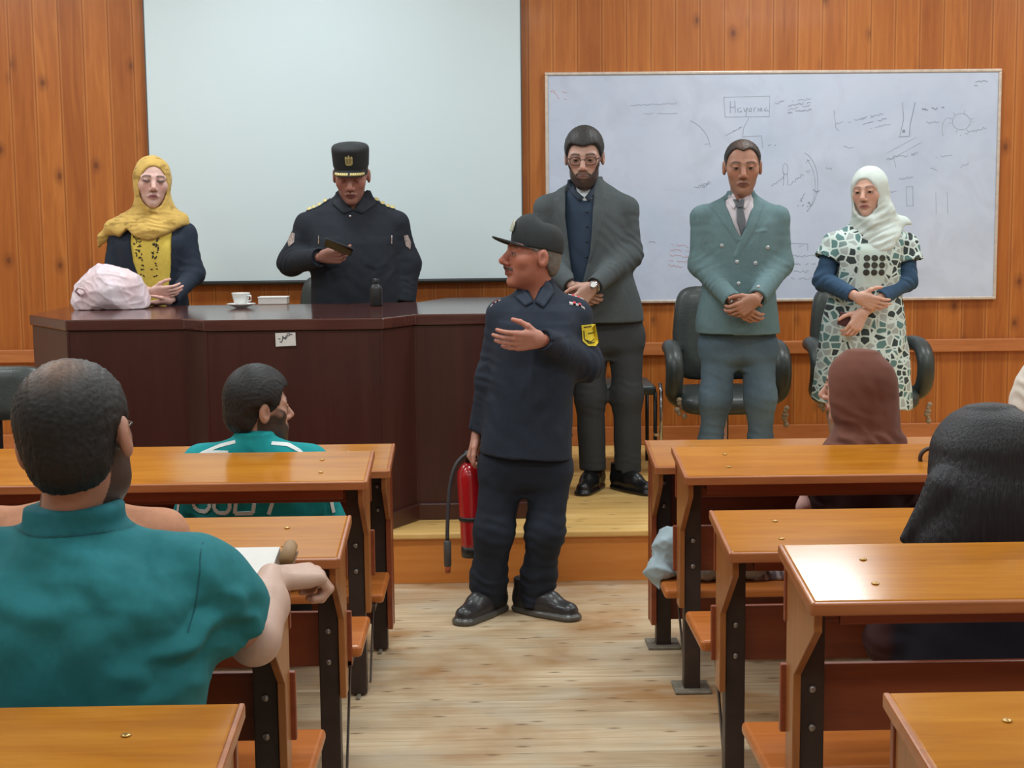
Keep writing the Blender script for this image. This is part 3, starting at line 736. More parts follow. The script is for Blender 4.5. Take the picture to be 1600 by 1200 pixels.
def folds(V, Q, fl, amp=.002, f=16, seed=1):
    """cloth wrinkles: fl = (centre, direction, wavelength, radius, amplitude)"""
    N = vnormals(V, Q); d = amp*wav(V, f, seed)
    for i, (c, dr, lam, R_, am) in enumerate(fl):
        c = A(c); dr = A(dr); dr = dr/np.linalg.norm(dr); p_ = V-c
        t = p_@dr+.022*wav(V, 17, seed+i+7); e = np.exp(-(p_**2).sum(1)/R_**2)*np.clip(.55+.75*wav(V, 11, seed+3*i+1), 0, 1.2)
        sn = np.sin(2*PI*t/lam); d += am*e*(np.sign(sn)*np.abs(sn)**1.3)
    return V+N*d[:, None]
def mkmesh(name, parts, mat, parent, smooth=True):
    """parts: list of (V, Q, C) in world coordinates -> ONE mesh object with a colour attribute"""
    Vs, Fs, Cs, b = [], [], [], 0
    for V, Q, C in parts:
        Vs.append(V); Fs.append(Q+b); b += len(V)
        C = np.asarray(C, float); Cs.append(np.tile(C[:3], (len(V), 1)) if C.ndim == 1 else C[:, :3])
    V = np.concatenate(Vs); Q = np.concatenate(Fs); C = np.concatenate(Cs)
    V = V-np.array(org(parent))
    me = bpy.data.meshes.new(name); me.vertices.add(len(V)); me.vertices.foreach_set('co', V.astype(f4).ravel())
    me.loops.add(Q.size); me.loops.foreach_set('vertex_index', Q.astype(np.int32).ravel())
    me.polygons.add(len(Q)); me.polygons.foreach_set('loop_start', (np.arange(len(Q))*4).astype(np.int32))
    me.polygons.foreach_set('loop_total', np.full(len(Q), 4, np.int32))
    me.polygons.foreach_set('use_smooth', np.ones(len(Q), bool)); me.update(calc_edges=True)
    at_ = me.color_attributes.new('Col', 'FLOAT_COLOR', 'POINT')
    at_.data.foreach_set('color', np.concatenate([C, np.ones((len(C), 1))], 1).astype(f4).ravel())
    o = bpy.data.objects.new(name, me); col.objects.link(o); me.materials.append(mat)
    if parent: o.parent = parent
    ORG[o.name] = org(parent) if parent else Vector((0, 0, 0))
    return o
def attr_mat(name, rough=.85, spec=.3, var=.12, vs=60, bump=.15, bs=500, sheen=0, sss=0, coat=0, stretch=None):
    t = NT(name); a = t.n('ShaderNodeAttribute'); a.attribute_name = 'Col'
    v = t.coords(stretch or (1, 1, 1)); n = t.noise(v, vs, 3)
    k = t.ramp(n, [(.3, (1-var,)*3+(1,)), (.7, (1, 1, 1, 1))])
    t.base(t.mix(1.0, a.outputs['Color'], k, 'MULTIPLY')); t.bump(t.noise(v, bs, 2), bump, .004 if stretch else .001)
    t.b.inputs['Sheen Weight'].default_value = sheen
    if sss:
        t.b.inputs['Subsurface Weight'].default_value = sss; t.b.inputs['Subsurface Scale'].default_value = .006
        t.b.inputs['Subsurface Radius'].default_value = (1, .35, .2)
    return t.set(rough, 0, coat, spec)
M['cloth'] = attr_mat('woven_cloth'); M['skin'] = attr_mat('skin', .48, .4, .06, 90, .08, 300, sss=.12)
M['hair'] = attr_mat('short_hair', .55, .4, .35, 160, .6, 420); M['long_hair'] = attr_mat('long_hair', .46, .4, .45, 1, 1.0, 1, stretch=(220, 220, 5))
M['shoe'] = attr_mat('shoe_leather', .38, .5, .15, 40, .1, 200, coat=.1)
M['scarf'] = attr_mat('soft_scarf', .9, .2, .08, 40, .2, 600, sheen=.1)
def C(r, g, b): return np.array(lin((r/255, g/255, b/255)))
# ---------------------------------------------------------------- frames
def rotm(yaw=0, pitch=0, roll=0):
    """local -Y is the face; yaw>0 turns towards +X, pitch>0 looks down, roll>0 tips towards +X"""
    cy, sy = math.cos(yaw), math.sin(yaw); cp_, sp_ = math.cos(pitch), math.sin(pitch); cr, sr = math.cos(roll), math.sin(roll)
    Rz = np.array([[cy, -sy, 0], [sy, cy, 0], [0, 0, 1]]); Rx = np.array([[1, 0, 0], [0, cp_, -sp_], [0, sp_, cp_]]); Ry = np.array([[cr, 0, sr], [0, 1, 0], [-sr, 0, cr]])
    return Rz@Ry@Rx
class Head:
    def __init__(s, c, yaw=0, pitch=0, roll=0, sc_=1.08, neck=None, neck_r=.056):
        s.c = A(c); s.R = rotm(math.radians(yaw), math.radians(pitch), math.radians(roll)); s.s = sc_
        s.neck = None if neck is None else (np.linalg.inv(s.R)@(A(neck)-s.c))/sc_; s.nr = neck_r/sc_
    def W(s, V): return (np.asarray(V)*s.s)@s.R.T+s.c
    def skin(s, skin, hair, lips, eyes='open', beard=0, brow=1.0, mous=0, ears=True, nose=1.0, age=0, fem=0, h=.0034, lidc=None):
        F = Fld((-.1, -.15, -.24), (.1, .13, .14), h)
        jw = .052-.004*fem
        F.ell((0, .012, .035), (.074, .092, .086), .02); F.ell((0, -.020, -.008), (.064, .070, .094), .03)
        F.ell((0, -.028, -.062), (jw, .054, .050), .03); F.ell((0, -.068, -.098), (.022-.004*fem, .02, .017), .03)
        for q in (-1, 1):
            F.ell((q*.045, -.054, -.014), (.021, .020, .022), .025); F.cone((q*.012, -.086, .029), (q*.050, -.068, .026), .008, .008, .016)
            F.ell((q*.031, -.100, .009), (.018, .015, .0115), .012, 's'); F.ell((q*.031, -.0775, .008), .0130, .002)
            F.ell((q*.031, -.0800, .0145), (.0155, .0105, .0035), .004); F.ell((q*.031, -.0775, -.0005), (.013, .010, .003), .005)
            F.ell((q*.0135*nose, -.097, -.031), (.008*nose, .010, .0075), .007)
            if ears:
                F.ell((q*.0800, .014, -.002), (.0105, .019, .033), .008); F.ell((q*.0905, .008, .000), (.007, .010, .017), .006, 's')
        F.cone((0, -.086, .018), (0, -.1125*(1+.02*(nose-1)), -.022), .0085, .0125*nose, .013)
        F.cone((-.024, -.084, -.061), (0, -.0945, -.054), .0045, .0065, .006); F.cone((.024, -.084, -.061), (0, -.0945, -.054), .0045, .0065, .006)
        F.cone((-.020, -.084, -.064), (0, -.092, -.068), .0045, .0075, .006); F.cone((.020, -.084, -.064), (0, -.092, -.068), .0045, .0075, .006)
        F.cone((-.022, -.093, -.0615), (.022, -.093, -.0615), .0014, .0014, .003, 's')
        F.ell((0, -.098, -.080), (.02, .008, .005), .008, 's')
        if beard:
            F.ell((0, -.034, -.070), (.058, .062, .050), .02); F.ell((0, -.066, -.104), (.03, .026, .022), .02)
            F.cone((-.024, -.088, -.0615), (.024, -.088, -.0615), .007, .007, .004, 's'); F.cone((-.02, -.087, -.064), (.02, -.087, -.064), .008, .008, .005)
        if mous: F.cone((-.026, -.084, -.052), (0, -.100, -.043), .0055, .0075, .005); F.cone((.026, -.084, -.052), (0, -.100, -.043), .0055, .0075, .005)
        if s.neck is not None:
            F.cone((0, .018, -.05), s.neck, .052, s.nr, .02); F.cone(s.neck, s.neck+(s.neck-np.array([0, .018, -.05]))*.3, s.nr, s.nr*1.1, .02)
            F.cone((0, -.02, -.085), (s.neck*.8+np.array([0, -.03, -.01])), .022, .02, .03)
        V, Q = F.mesh(); x, y, z = V.T; ax = np.abs(x); skin = np.asarray(skin); hair = np.asarray(hair)
        Cc = np.tile(skin, (len(V), 1))
        def blend(m_, c): nonlocal Cc; m_ = np.clip(m_, 0, 1)[:, None]; Cc = Cc*(1-m_)+np.asarray(c)[None]*m_
        fr_ = y < -.05
        blend(.30*np.exp(-(((ax-.04)/.02)**2+((z+.02)/.02)**2))*fr_, skin*np.array([1.15, .72, .66]))
        blend(.35*np.exp(-((ax/.014)**2+((z+.024)/.014)**2))*(y < -.09), skin*np.array([1.15, .75, .7]))
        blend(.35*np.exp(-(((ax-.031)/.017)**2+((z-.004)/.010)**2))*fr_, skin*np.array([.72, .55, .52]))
        if beard: 
            ch = np.interp(ax, [0, .02, .035, .05, .07], [-.045, -.040, -.052, -.035, .015])
            bm = np.clip((ch-z)/.007, 0, 1)*(y > -.2)*(y < .03)*np.clip((.0715-ax)/.003, 0, 1)*np.clip((z+.145)/.02, 0, 1)
            lip = np.exp(-((x/.02)**4+((z+.062)/.0075)**4))
            chin = np.exp(-((ax-.0)/.010)**2)*np.exp(-((z+.078)/.006)**2)
            blend(beard*bm*(1-lip)*(1-.3*chin), hair)
        if mous: blend(mous*np.clip(1-np.abs(z+.047+.25*ax**1.2*1.0)/.009, 0, 1)*2*(ax < .032)*(y < -.078), hair)
        if age: blend(age*np.clip((-.03-z)/.02, 0, 1)*np.clip((z+.13)/.03, 0, 1)*(y < .0), hair*.5+skin*.5)
        blend(1.0*np.exp(-((x/.021)**4+((z+.0615)/.0095)**4))*(y < -.08)*(1-.3*beard), lips)
        blend(.75*np.exp(-((x/.023)**4+((z+.0612)/.0022)**2))*(y < -.075), np.asarray(lips)*.25)
        blend(brow*np.clip(1.4-np.abs(z-(.0335-1.1*(ax-.03)**2*8-.06*np.clip(ax-.04, 0, 1)))/.0048, 0, 1)*np.clip((ax-.010)/.004, 0, 1)*np.clip((.055-ax)/.006, 0, 1)*fr_, hair)
        ex, ez = (ax-.031)/.0145, (z-.0055)/.0046
        r_ = ex**2+ez**2
        if eyes == 'open':
            blend(np.clip((1.15-r_)*3, 0, 1)*(y < -.06), C(146, 128, 120)); ir = ((ax-.031)/.0070)**2+((z-.0060)/.0055)**2
            blend(np.clip((1.1-ir)*3, 0, 1)*(y < -.06), C(38, 26, 20))
            blend(np.clip(1-np.abs(z-.0112+50*(ax-.031)**2)/.0032, 0, 1)*(np.abs(ax-.031) < .017)*fr_, C(40, 28, 24)*(.6 if fem else 1))
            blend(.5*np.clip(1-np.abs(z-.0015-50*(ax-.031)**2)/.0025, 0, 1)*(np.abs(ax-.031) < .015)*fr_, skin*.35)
        else:
            blend(.9*np.clip(1-np.abs(z-.0025-50*(ax-.031)**2)/.0030, 0, 1)*(np.abs(ax-.031) < .016)*fr_, C(40, 28, 24))
            if fem or lidc is not None: blend(.85*np.clip((1.2-((ax-.033)/.019)**2-((z-.009)/.0085)**2)*2, 0, 1)*fr_, skin*.22 if lidc is None else lidc)
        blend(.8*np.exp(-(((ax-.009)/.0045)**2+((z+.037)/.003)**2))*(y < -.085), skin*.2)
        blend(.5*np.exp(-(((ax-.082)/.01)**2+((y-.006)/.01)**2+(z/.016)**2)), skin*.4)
        return s.W(V), Q, Cc
    def hairmesh(s, colr, t=.010, line='short', bald=None, h=.0042, top=0, gray=None):
        F = Fld((-.11, -.13, -.12), (.11, .13, .16), h)
        F.ell((0, .012, .030+top*.35), (.075+t, .092+t, .088+t+top*.7), .02); F.ell((0, .0, .055+top*.5), (.064+t, .080+t, .052+t+top*.7), .03); F.ell((0, .03, -.02), (.062+t, .070+t, .065), .02)
        F.ell((0, -.020, .0), (.060+t*.8, .070+t*.6, .095), .02)
        hx = {'short': ([-.12, -.085, -.066, -.056, -.047, -.040, -.020, -.006, .016, .035, .06, .11], [.074, .072, .070, .060, .040, .018, .002, -.012, .028, -.03, -.068, -.075]),
              'receding': ([-.12, -.07, -.052, -.042, -.034, -.024, -.006, .016, .035, .06, .11], [.105, .098, .086, .050, .022, .004, -.012, .03, -.03, -.068, -.075]),
              'buzz': ([-.12, -.078, -.060, -.045, -.03, -.02, -.005, .016, .035, .06, .11], [.100, .092, .066, .045, .02, -.0, -.010, .028, -.03, -.062, -.066])}[line]
        def cut(x, y, z):
            hh = np.interp(y[0, :, 0], *hx).astype(f4)[None, :, None]
            ce = 1.0*np.clip(1-np.abs(x)/.045, 0, 1)*np.clip((-y-.05)/.02, 0, 1)*.000
            return np.maximum(F.D*0-1, (z-hh-ce)*.8)+0*x
        q = (slice(None),)*3; x, y, z = F.xyz(q)
        hh = np.interp(y[0, :, 0], *hx).astype(f4)[None, :, None]
        hl = (hh-z)*.85+.010*np.cos(np.clip(np.abs(x)/.06, 0, 1)*PI)*(y < -.03)*-.4
        zz1 = z[0, 0, :]; lim = np.interp(zz1, [-.08, -.015, .02, .05], [.060, .066, .080, .2]).astype(f4)[None, None, :]; hl = np.maximum(hl, np.abs(x)-lim+0*z)
        if line == 'receding': hl = hl-.012*np.clip(1-np.abs(x)/.03, 0, 1)*(y < -.05)
        hh_ = np.clip(.5-.5*(hl-F.D)/.008, 0, 1); F.D = (hl+(F.D-hl)*hh_+.008*hh_*(1-hh_)).astype(f4)
        for e in (-1, 1): F.ell((e*.094, .010, -.002), (.024, .027, .040), .004, 's')
        V, Q = F.mesh(); N = vnormals(V, Q); V = V+N*(.0014*wav(V, 220, 3)+.001*wav(V, 420, 5))[:, None]
        Cc = np.tile(np.asarray(colr), (len(V), 1))
        if bald is not None:
            c0, r_, cb, am = bald; m_ = am*np.exp(-(((V-np.array(c0))/np.array(r_))**2).sum(1)); m_ = np.clip(m_*(1+.25*wav(V, 90, 2)), 0, 1)[:, None]
            Cc = Cc*(1-m_)+np.asarray(cb)[None]*m_
        if gray is not None: m_ = np.clip((np.abs(V[:, 0])-.055)/.02, 0, 1)[:, None]*np.clip((.05-V[:, 2])/.03, 0, 1)[:, None]; Cc = Cc*(1-m_)+np.asarray(gray)[None]*m_
        return s.W(V), Q, Cc
# ---------------------------------------------------------------- hands
def hand(wrist, d, thumb, right, curl=(.5, .6, .4), sc_=1.0, skin=(.5, .3, .2), spread=.0, tcurl=.3, tang=.7, fore=.10, fore_r=.028, fore_dir=None, per=None, h=.0029, fend=None):
    """d: direction of the fingers, thumb: side where the thumb sits; curl of the three joints in radians towards the palm"""
    d = A(d); d /= np.linalg.norm(d); th = A(thumb); th -= d*(th@d); th /= np.linalg.norm(th)
    n = np.cross(d, th); n = -n if right else n                  # palm normal
    B = np.stack([th, d, n], 1)                                  # local x = thumb side, y = fingers, z = palm
    F = Fld((-.075, -.14, -.05), (.11, .20, .11), h)
    for w_, u in ((.028, .088), (.010, .092), (-.010, .089), (-.028, .082)):
        F.cone((w_*.55, .004, 0), (w_, u, 0), .0135, .0105, .012)
    F.cone((.022, .012, .006), (.030, .05, .006), .014, .012, .012); F.cone((-.02, .02, .005), (-.027, .06, .004), .013, .010, .012)
    ws = (.030, .0105, -.0095, -.0285); us = (.088, .094, .090, .081); Ls = (.074, .082, .076, .060)
    for i in range(4):
        cc = per[i] if per else curl
        p = np.array([ws[i], us[i], 0.0]); a = 0; r = .0096-.0006*(i == 3)
        F.cone((ws[i]*.9, us[i]-.02, 0), p, .0105, r+.0008, .006)
        for j, f_ in enumerate((.46, .30, .24)):
            a += cc[j]; dr = np.array([spread*(1.5-i)*.25*math.cos(a), math.cos(a), math.sin(a)]); q_ = p+dr*Ls[i]*f_
            F.cone(p, q_, r, r-.0011, .0022); p = q_; r -= .0010
    t0 = np.array([.022, .018, .008]); a = tang; p = t0
    for j, (l_, r_) in enumerate(((.040, .0135), (.032, .0108), (.026, .0094))):
        dr = np.array([math.sin(a)*math.cos(tcurl), math.cos(a), math.sin(tcurl)*math.sin(a)+.12*j]); dr /= np.linalg.norm(dr); q_ = p+dr*l_
        F.cone(p, q_, r_, r_-.0018, .004); p = q_; a -= .28
    fd = np.array([0, -1.0, 0]) if fore_dir is None else B.T@(A(fore_dir)/np.linalg.norm(A(fore_dir)))
    F.cone((0, .006, 0), fd*min(fore, .12)/sc_, .0235, fore_r/sc_, .012, fl=((0, 0, 1), 1.18))
    V, Q = F.mesh(); V = V*sc_; Cc = np.tile(np.asarray(skin), (len(V), 1))
    k = np.clip((np.abs(V[:, 1]-.092*sc_) < .006)*1.0, 0, 1)[:, None]*.12; Cc = Cc*(1-k)+np.asarray(skin)[None]*np.array([1.1, .7, .65])*k
    m_ = (.35*np.clip((V[:, 2]/sc_-.004)/.01, 0, 1))[:, None]; Cc = Cc*(1-m_)+np.asarray(skin)[None]*np.array([1.15, .9, .85])*m_
    return V@B.T+A(wrist), Q, Cc
def gripB(d, thumb, right):
    d = A(d); d /= np.linalg.norm(d); th = A(thumb); th -= d*(th@d); th /= np.linalg.norm(th); n = np.cross(d, th)
    return d, th, (-n if right else n)
# ---------------------------------------------------------------- cloth pieces
def ST(Y, rows):
    """rows: (py, x_left, x_right, half-depth, dy) -> loft stations"""
    out = []
    for py, xl, xr, b, dy in rows:
        l_, r_ = at(xl, py, Y+dy), at(xr, py, Y+dy); out.append(((l_.z+r_.z)/2, (l_.x+r_.x)/2, Y+dy, (r_.x-l_.x)/2, b))
    return sorted(out)
def bounds(st, arms, pad=.09):
    P_ = [(c[1]-c[3], c[2]-c[4], c[0]) for c in st]+[(c[1]+c[3], c[2]+c[4], c[0]) for c in st]+[tuple(A(p)) for a in arms for p in a]
    P_ = np.array(P_); return P_.min(0)-pad, P_.max(0)+pad
def XZ(pts, Y): return [(at(x, y, Y).x, at(x, y, Y).z) for x, y in pts]
def garment(st, arms, rads, h=.0062, p=2.4, ka=.045, cuff=True, ops=None, fold=None, amp=.0016, seed=1, yaw=0, armfold=.0068, fl=None, yoke=.055, yr=.050):
    lo, hi = bounds(st, arms); F = Fld(lo, hi, h)
    if st: F.loft(st, 0, p, yaw)
    if st and yoke:
        tp = sorted(st)[-1]; np_ = np.array([tp[1], tp[2], tp[0]-yoke])
        for a, r in zip(arms, rads):
            sh_ = A(a[0]); F.cone(np_, sh_+np.array([0, 0, r[0]*.12]), yr, r[0]*.86, .03)
    for a, r in zip(arms, rads): F.chain(a, r, ka)
    for a, r in zip(arms, rads):
        if cuff:
            e = A(a[-1]); d = e-A(a[-2]); d /= np.linalg.norm(d)
            F.cyl(e, e+d*(r[-1]+.03), r[-1]+.03, .003, 's'); F.cyl(e-d*.015, e+d*.01, r[-1]-.007, .003, 's')
    if ops: ops(F)
    V, Q = F.mesh(); fl_ = list(fold or [])
    for a in arms:
        if len(a) >= 3 and armfold:
            e = A(a[1]); fl_ += [(e, A(a[0])-A(a[-1]), .042, .09, armfold)]
            sh = A(a[0]); fl_ += [(sh*.75+e*.25, e-sh, .055, .07, armfold*.5)]
            w_ = A(a[-1]); fl_ += [(w_*.6+e*.4, w_-e, .035, .06, armfold*.6)]
    return folds(V, Q, fl_, amp, seed=seed), Q
from mathutils.bvhtree import BVHTree
def bvh(V, Q): return BVHTree.FromPolygons([Vector(v) for v in V], [tuple(int(i) for i in q) for q in Q])
def cast(B, x, z, y0, d=(0, 1, 0)):
    r = B.ray_cast(Vector((x, y0, z)), Vector(d)); return r[0], r[1]
def decal(mb, B, poly, Y, off=.003, rings=(.0, .35, .7, 1.0), px=True):
    """a thin patch lying on a surface, outline given at depth Y"""
    P_ = XZ(poly, Y) if px else poly; cx = sum(p[0] for p in P_)/len(P_); cz = sum(p[1] for p in P_)/len(P_)
    D_ = []
    for i in range(len(P_)):
        a, b = P_[i], P_[(i+1) % len(P_)]; n_ = max(1, int(math.hypot(b[0]-a[0], b[1]-a[1])/.012))
        D_ += [(a[0]+(b[0]-a[0])*t/n_, a[1]+(b[1]-a[1])*t/n_) for t in range(n_)]
    n = len(D_); vs = []; last = Y
    for sgn in (1, 0):
        for k in rings:
            for p in D_:
                x, z = cx+(p[0]-cx)*max(k, .02), cz+(p[1]-cz)*max(k, .02); h_, nn = cast(B, x, z, Y-.9)
                if h_ is None or abs(h_.y-Y) > .6: h_ = Vector((x, last, z))
                last = min(h_.y, Y+.13)
                vs.append((x, last-(off if sgn else -.001), z))
    R_ = len(rings); fs = []
    for lay in (0, 1):
        b = lay*R_*n
        for i in range(R_-1):
            for j in range(n):
                f_ = (b+i*n+j, b+i*n+(j+1) % n, b+(i+1)*n+(j+1) % n, b+(i+1)*n+j); fs.append(f_ if lay == 0 else f_[::-1])
    o = (R_-1)*n; fs += [(o+j, o+(j+1) % n, R_*n+o+(j+1) % n, R_*n+o+j) for j in range(n)]
    mb.add(vs, fs); return mb
def ribbon(mb, B, pts, Y, wd, off=.003):
    P_ = XZ(pts, Y)
    for a, b in zip(P_[:-1], P_[1:]):
        d = np.array([b[0]-a[0], b[1]-a[1]]); L_ = np.linalg.norm(d); d /= L_; n = np.array([-d[1], d[0]])*wd/2
        decal(mb, B, [tuple(np.array(a)-n), tuple(np.array(b)-n), tuple(np.array(b)+n), tuple(np.array(a)+n)], Y, off, rings=(0, .5, 1.0), px=False)
    return mb
def button(mb, B, px, py, Y, r=.009, off=.004):
    x, z = XZ([(px, py)], Y)[0]; h_, n = cast(B, x, z, Y-.9)
    if h_ is None: h_ = Vector((x, Y, z))
    mb.ball((x, h_.y-.002, z), (r, off, r), 12, 8); return mb
# ---------------------------------------------------------------- shoes
def shoe(ankle, ang, c=(.02, .02, .02), sole=None, L=.285, bulk=1.0, zf=0):
    """ankle: X-Y of the heel axis; ang: toe direction in the ground plane"""
    F = Fld((-.08, -.24, -.01), (.08, .10, .17), .0045)
    F.cone((0, .035, .045), (0, -.06, .045), .038*bulk, .040*bulk, .02); F.cone((0, -.06, .040), (.004, -.165, .030), .042*bulk, .034*bulk, .02, fl=((0, 0, 1), 1.15))
    F.cone((0, .03, .05), (0, .028, .13), .042, .046, .03); F.cone((0, -.02, .07), (0, -.09, .06), .034, .03, .03)
    F.cone((0, .035, .01), (0, -.06, .01), .046*bulk, .050*bulk, .004, fl=((0, 0, 1), 2.2)); F.cone((0, -.06, .01), (.004, -.168, .01), .050*bulk, .043*bulk, .004, fl=((0, 0, 1), 2.2))
    F.fn(lambda x, y, z: z+0*x+0*y-.0005, (-.08, -.24, -.01), (.08, .1, .02), 0, 's')
    F.cyl((0, .028, .125), (0, .028, .2), .08, .002, 's')
    V, Q = F.mesh(); Cc = np.tile(np.asarray(c), (len(V), 1))
    if sole is not None: m_ = np.clip((.024-V[:, 2])/.004, 0, 1)[:, None]; Cc = Cc*(1-m_)+np.asarray(sole)[None]*m_
    k = L/.27; V = V*k; ca, sa = math.cos(ang), math.sin(ang)          # local -Y is the toe
    R_ = np.array([[ca, -sa, 0], [sa, ca, 0], [0, 0, 1]]); V = V@R_.T+np.array([ankle[0], ankle[1], zf+.0008])
    N = vnormals(V, Q); V = V+N*(.0012*wav(V, 60, 4)*(V[:, 2] > zf+.03))[:, None]
    return V, Q, Cc
def person(x, y, z, label, group=None): return thing('person', (x, y, z), label, 'person', group)
def innerbody(parts, joints, h=.012, c=(.4, .25, .18)):
    """the trunk and limbs under the clothes, joined to head and hands in one mesh"""
    P_ = np.array([A(p) for ch, rr in joints for p in ch]); F = Fld(P_.min(0)-.15, P_.max(0)+.15, h)
    for i, (ch, rr) in enumerate(joints):
        ch = [A(p) for p in ch]
        if i == 0: ch[0] = ch[0]+np.array([0, 0, -.06]); rr = [rr[0]*.55]+[r*.72 for r in rr[1:]]
        else: rr = [r*.8 for r in rr]
        F.chain(ch, rr, .01)
    V, Q = F.mesh(); parts.append((V, Q, np.asarray(c))); return parts
# ================================================================ people
def J(*a): return A(at(*a))
SK_M = C(158, 108, 88); SK_F = C(182, 138, 120); SK_P = C(176, 134, 116)
def legs_body(hip, kn, an, r=(.08, .055, .04)): return ([hip, kn, an], list(r))
def hood(H, drape=None, drape_k=.05, ops=None, fold=(), amp=.0022, seed=3, open_=(.054, .092, -.018), h=.0058, big=1.0, extra=None, c=None, pat=None, thick=1.0, wavef=30):
    """headscarf: a shell round the head, open at the face, and a drape over neck and shoulders"""
    lo = H.c-.20; hi = H.c+.20
    if drape:
        for s_ in drape: lo = np.minimum(lo, [s_[1]-s_[3]-.03, s_[2]-s_[4]-.03, s_[0]-.03]); hi = np.maximum(hi, [s_[1]+s_[3]+.03, s_[2]+s_[4]+.03, s_[0]+.03])
    if extra is not None:
        for p_, r_ in extra:
            for q in p_: lo = np.minimum(lo, A(q)-max(r_)-.03); hi = np.maximum(hi, A(q)+max(r_)+.03)
    F = Fld(lo, hi, h); s_ = H.s
    def W1(p): return H.W(np.array([p]))[0]
    F.ell(W1((0, .016, .024)), (.091*s_*big, .112*s_*big, .108*s_*big), 0, R=H.R); F.ell(W1((0, -.002, -.05)), (.080*s_*big, .088*s_*big, .088*s_), .04, R=H.R)
    if drape: F.loft(drape, drape_k, 2.2)
    if extra is not None:
        for p_, r_ in extra: F.chain(p_, r_, .03)
    if ops: ops(F)
    Ri = H.R.T
    if open_:
        def op(x, y, z):
            x, y, z = x-H.c[0], y-H.c[1], z-H.c[2]
            lx = (Ri[0][0]*x+Ri[0][1]*y+Ri[0][2]*z)/s_; ly = (Ri[1][0]*x+Ri[1][1]*y+Ri[1][2]*z)/s_; lz = (Ri[2][0]*x+Ri[2][1]*y+Ri[2][2]*z)/s_
            e = np.sqrt((lx/open_[0])**2+((lz-open_[2])/open_[1])**2+1e-6)-1
            return np.maximum(e*open_[0], ly+.012)*s_
        F.fn(op, H.c-.19, H.c+.19, .012, 's')
    V, Q = F.mesh(); V = relax(V, Q, 1); V = folds(V, Q, fold, amp, wavef, seed)
    Cc = np.tile(np.asarray(c), (len(V), 1))
    if pat is not None: Cc = pat(V, Cc)
    return V, Q, Cc
def glasses(H, parent, colr, w_=.05, hh=.017, lens=True, full=True):
    mt = plain('spectacle_frame', colr, .3, .2); mb = MB()
    def W1(p): return Vector(H.W(np.array([p]))[0])
    for q in (-1, 1):
        cx = q*.033; pts = []
        for k in range(25):
            a = 2*PI*k/24; u = math.copysign(abs(math.cos(a))**.7, math.cos(a)); v = math.copysign(abs(math.sin(a))**.7, math.sin(a))
            pts.append(W1((cx+u*.024, -.098+abs(cx+u*.024)**2*5, .004+v*hh)))
        mb.tube(pts, .0022 if full else .0013, 6)
        mb.tube([W1((q*.057, -.081, .010)), W1((q*.080, -.03, .012)), W1((q*.081, .01, .008)), W1((q*.079, .03, -.012))], .0022, 6)
    mb.tube([W1((-.010, -.0985, .009)), W1((0, -.102, .012)), W1((.010, -.0985, .009))], .0022, 6)
    return mb.build('spectacles', mt, parent, smooth=True)
def trousers(Y, hiprows, legs, rads, c, parent, name='trousers', h=.0065, seed=5, amp=.0022, kf=.0045, zf=None, mat='cloth', pat=None):
    st = ST(Y, hiprows); z0, cx_, cy_, a_, b_ = st[0]; st = [(z0-.055, cx_, cy_, a_*.40, b_*.40), (z0-.028, cx_, cy_, a_*.80, b_*.80)]+st
    def ops(F):
        for a, r in zip(legs, rads):
            e = A(a[-1]); F.cyl(e+np.array([0, 0, 0]), e-np.array([0, 0, .12]), .16, .002, 's')
    fl_ = []
    for a in legs:
        for j in range(1, len(a)-1): fl_.append((A(a[j]), (.25, 0, 1), .05, .10, kf))
        fl_.append((A(a[-1])+np.array([0, 0, .05]), (.1, 0, 1), .035, .07, kf))
        fl_.append((A(a[0]), (.5, 0, 1), .07, .10, kf*.6))
    V, Q = garment(st, legs, rads, h, 2.3, .05, False, ops, fl_, amp, seed, armfold=0)
    Cc = np.tile(c, (len(V), 1)) if pat is None else pat(V)
    return mkmesh(name, [(V, Q, Cc)], M[mat], parent)
def shoes(parent, sp, c, sole, L=.28, zf=ZS, bulk=1.0):
    for (x, y, a) in sp: mkmesh('shoe', [shoe((x, y), math.radians(a), c, sole, L, bulk, zf)], M['shoe'], parent)
def pt(px, py, Y, dx=0, dy=0, dz=0): return J(px, py, Y)+np.array([dx, dy, dz])

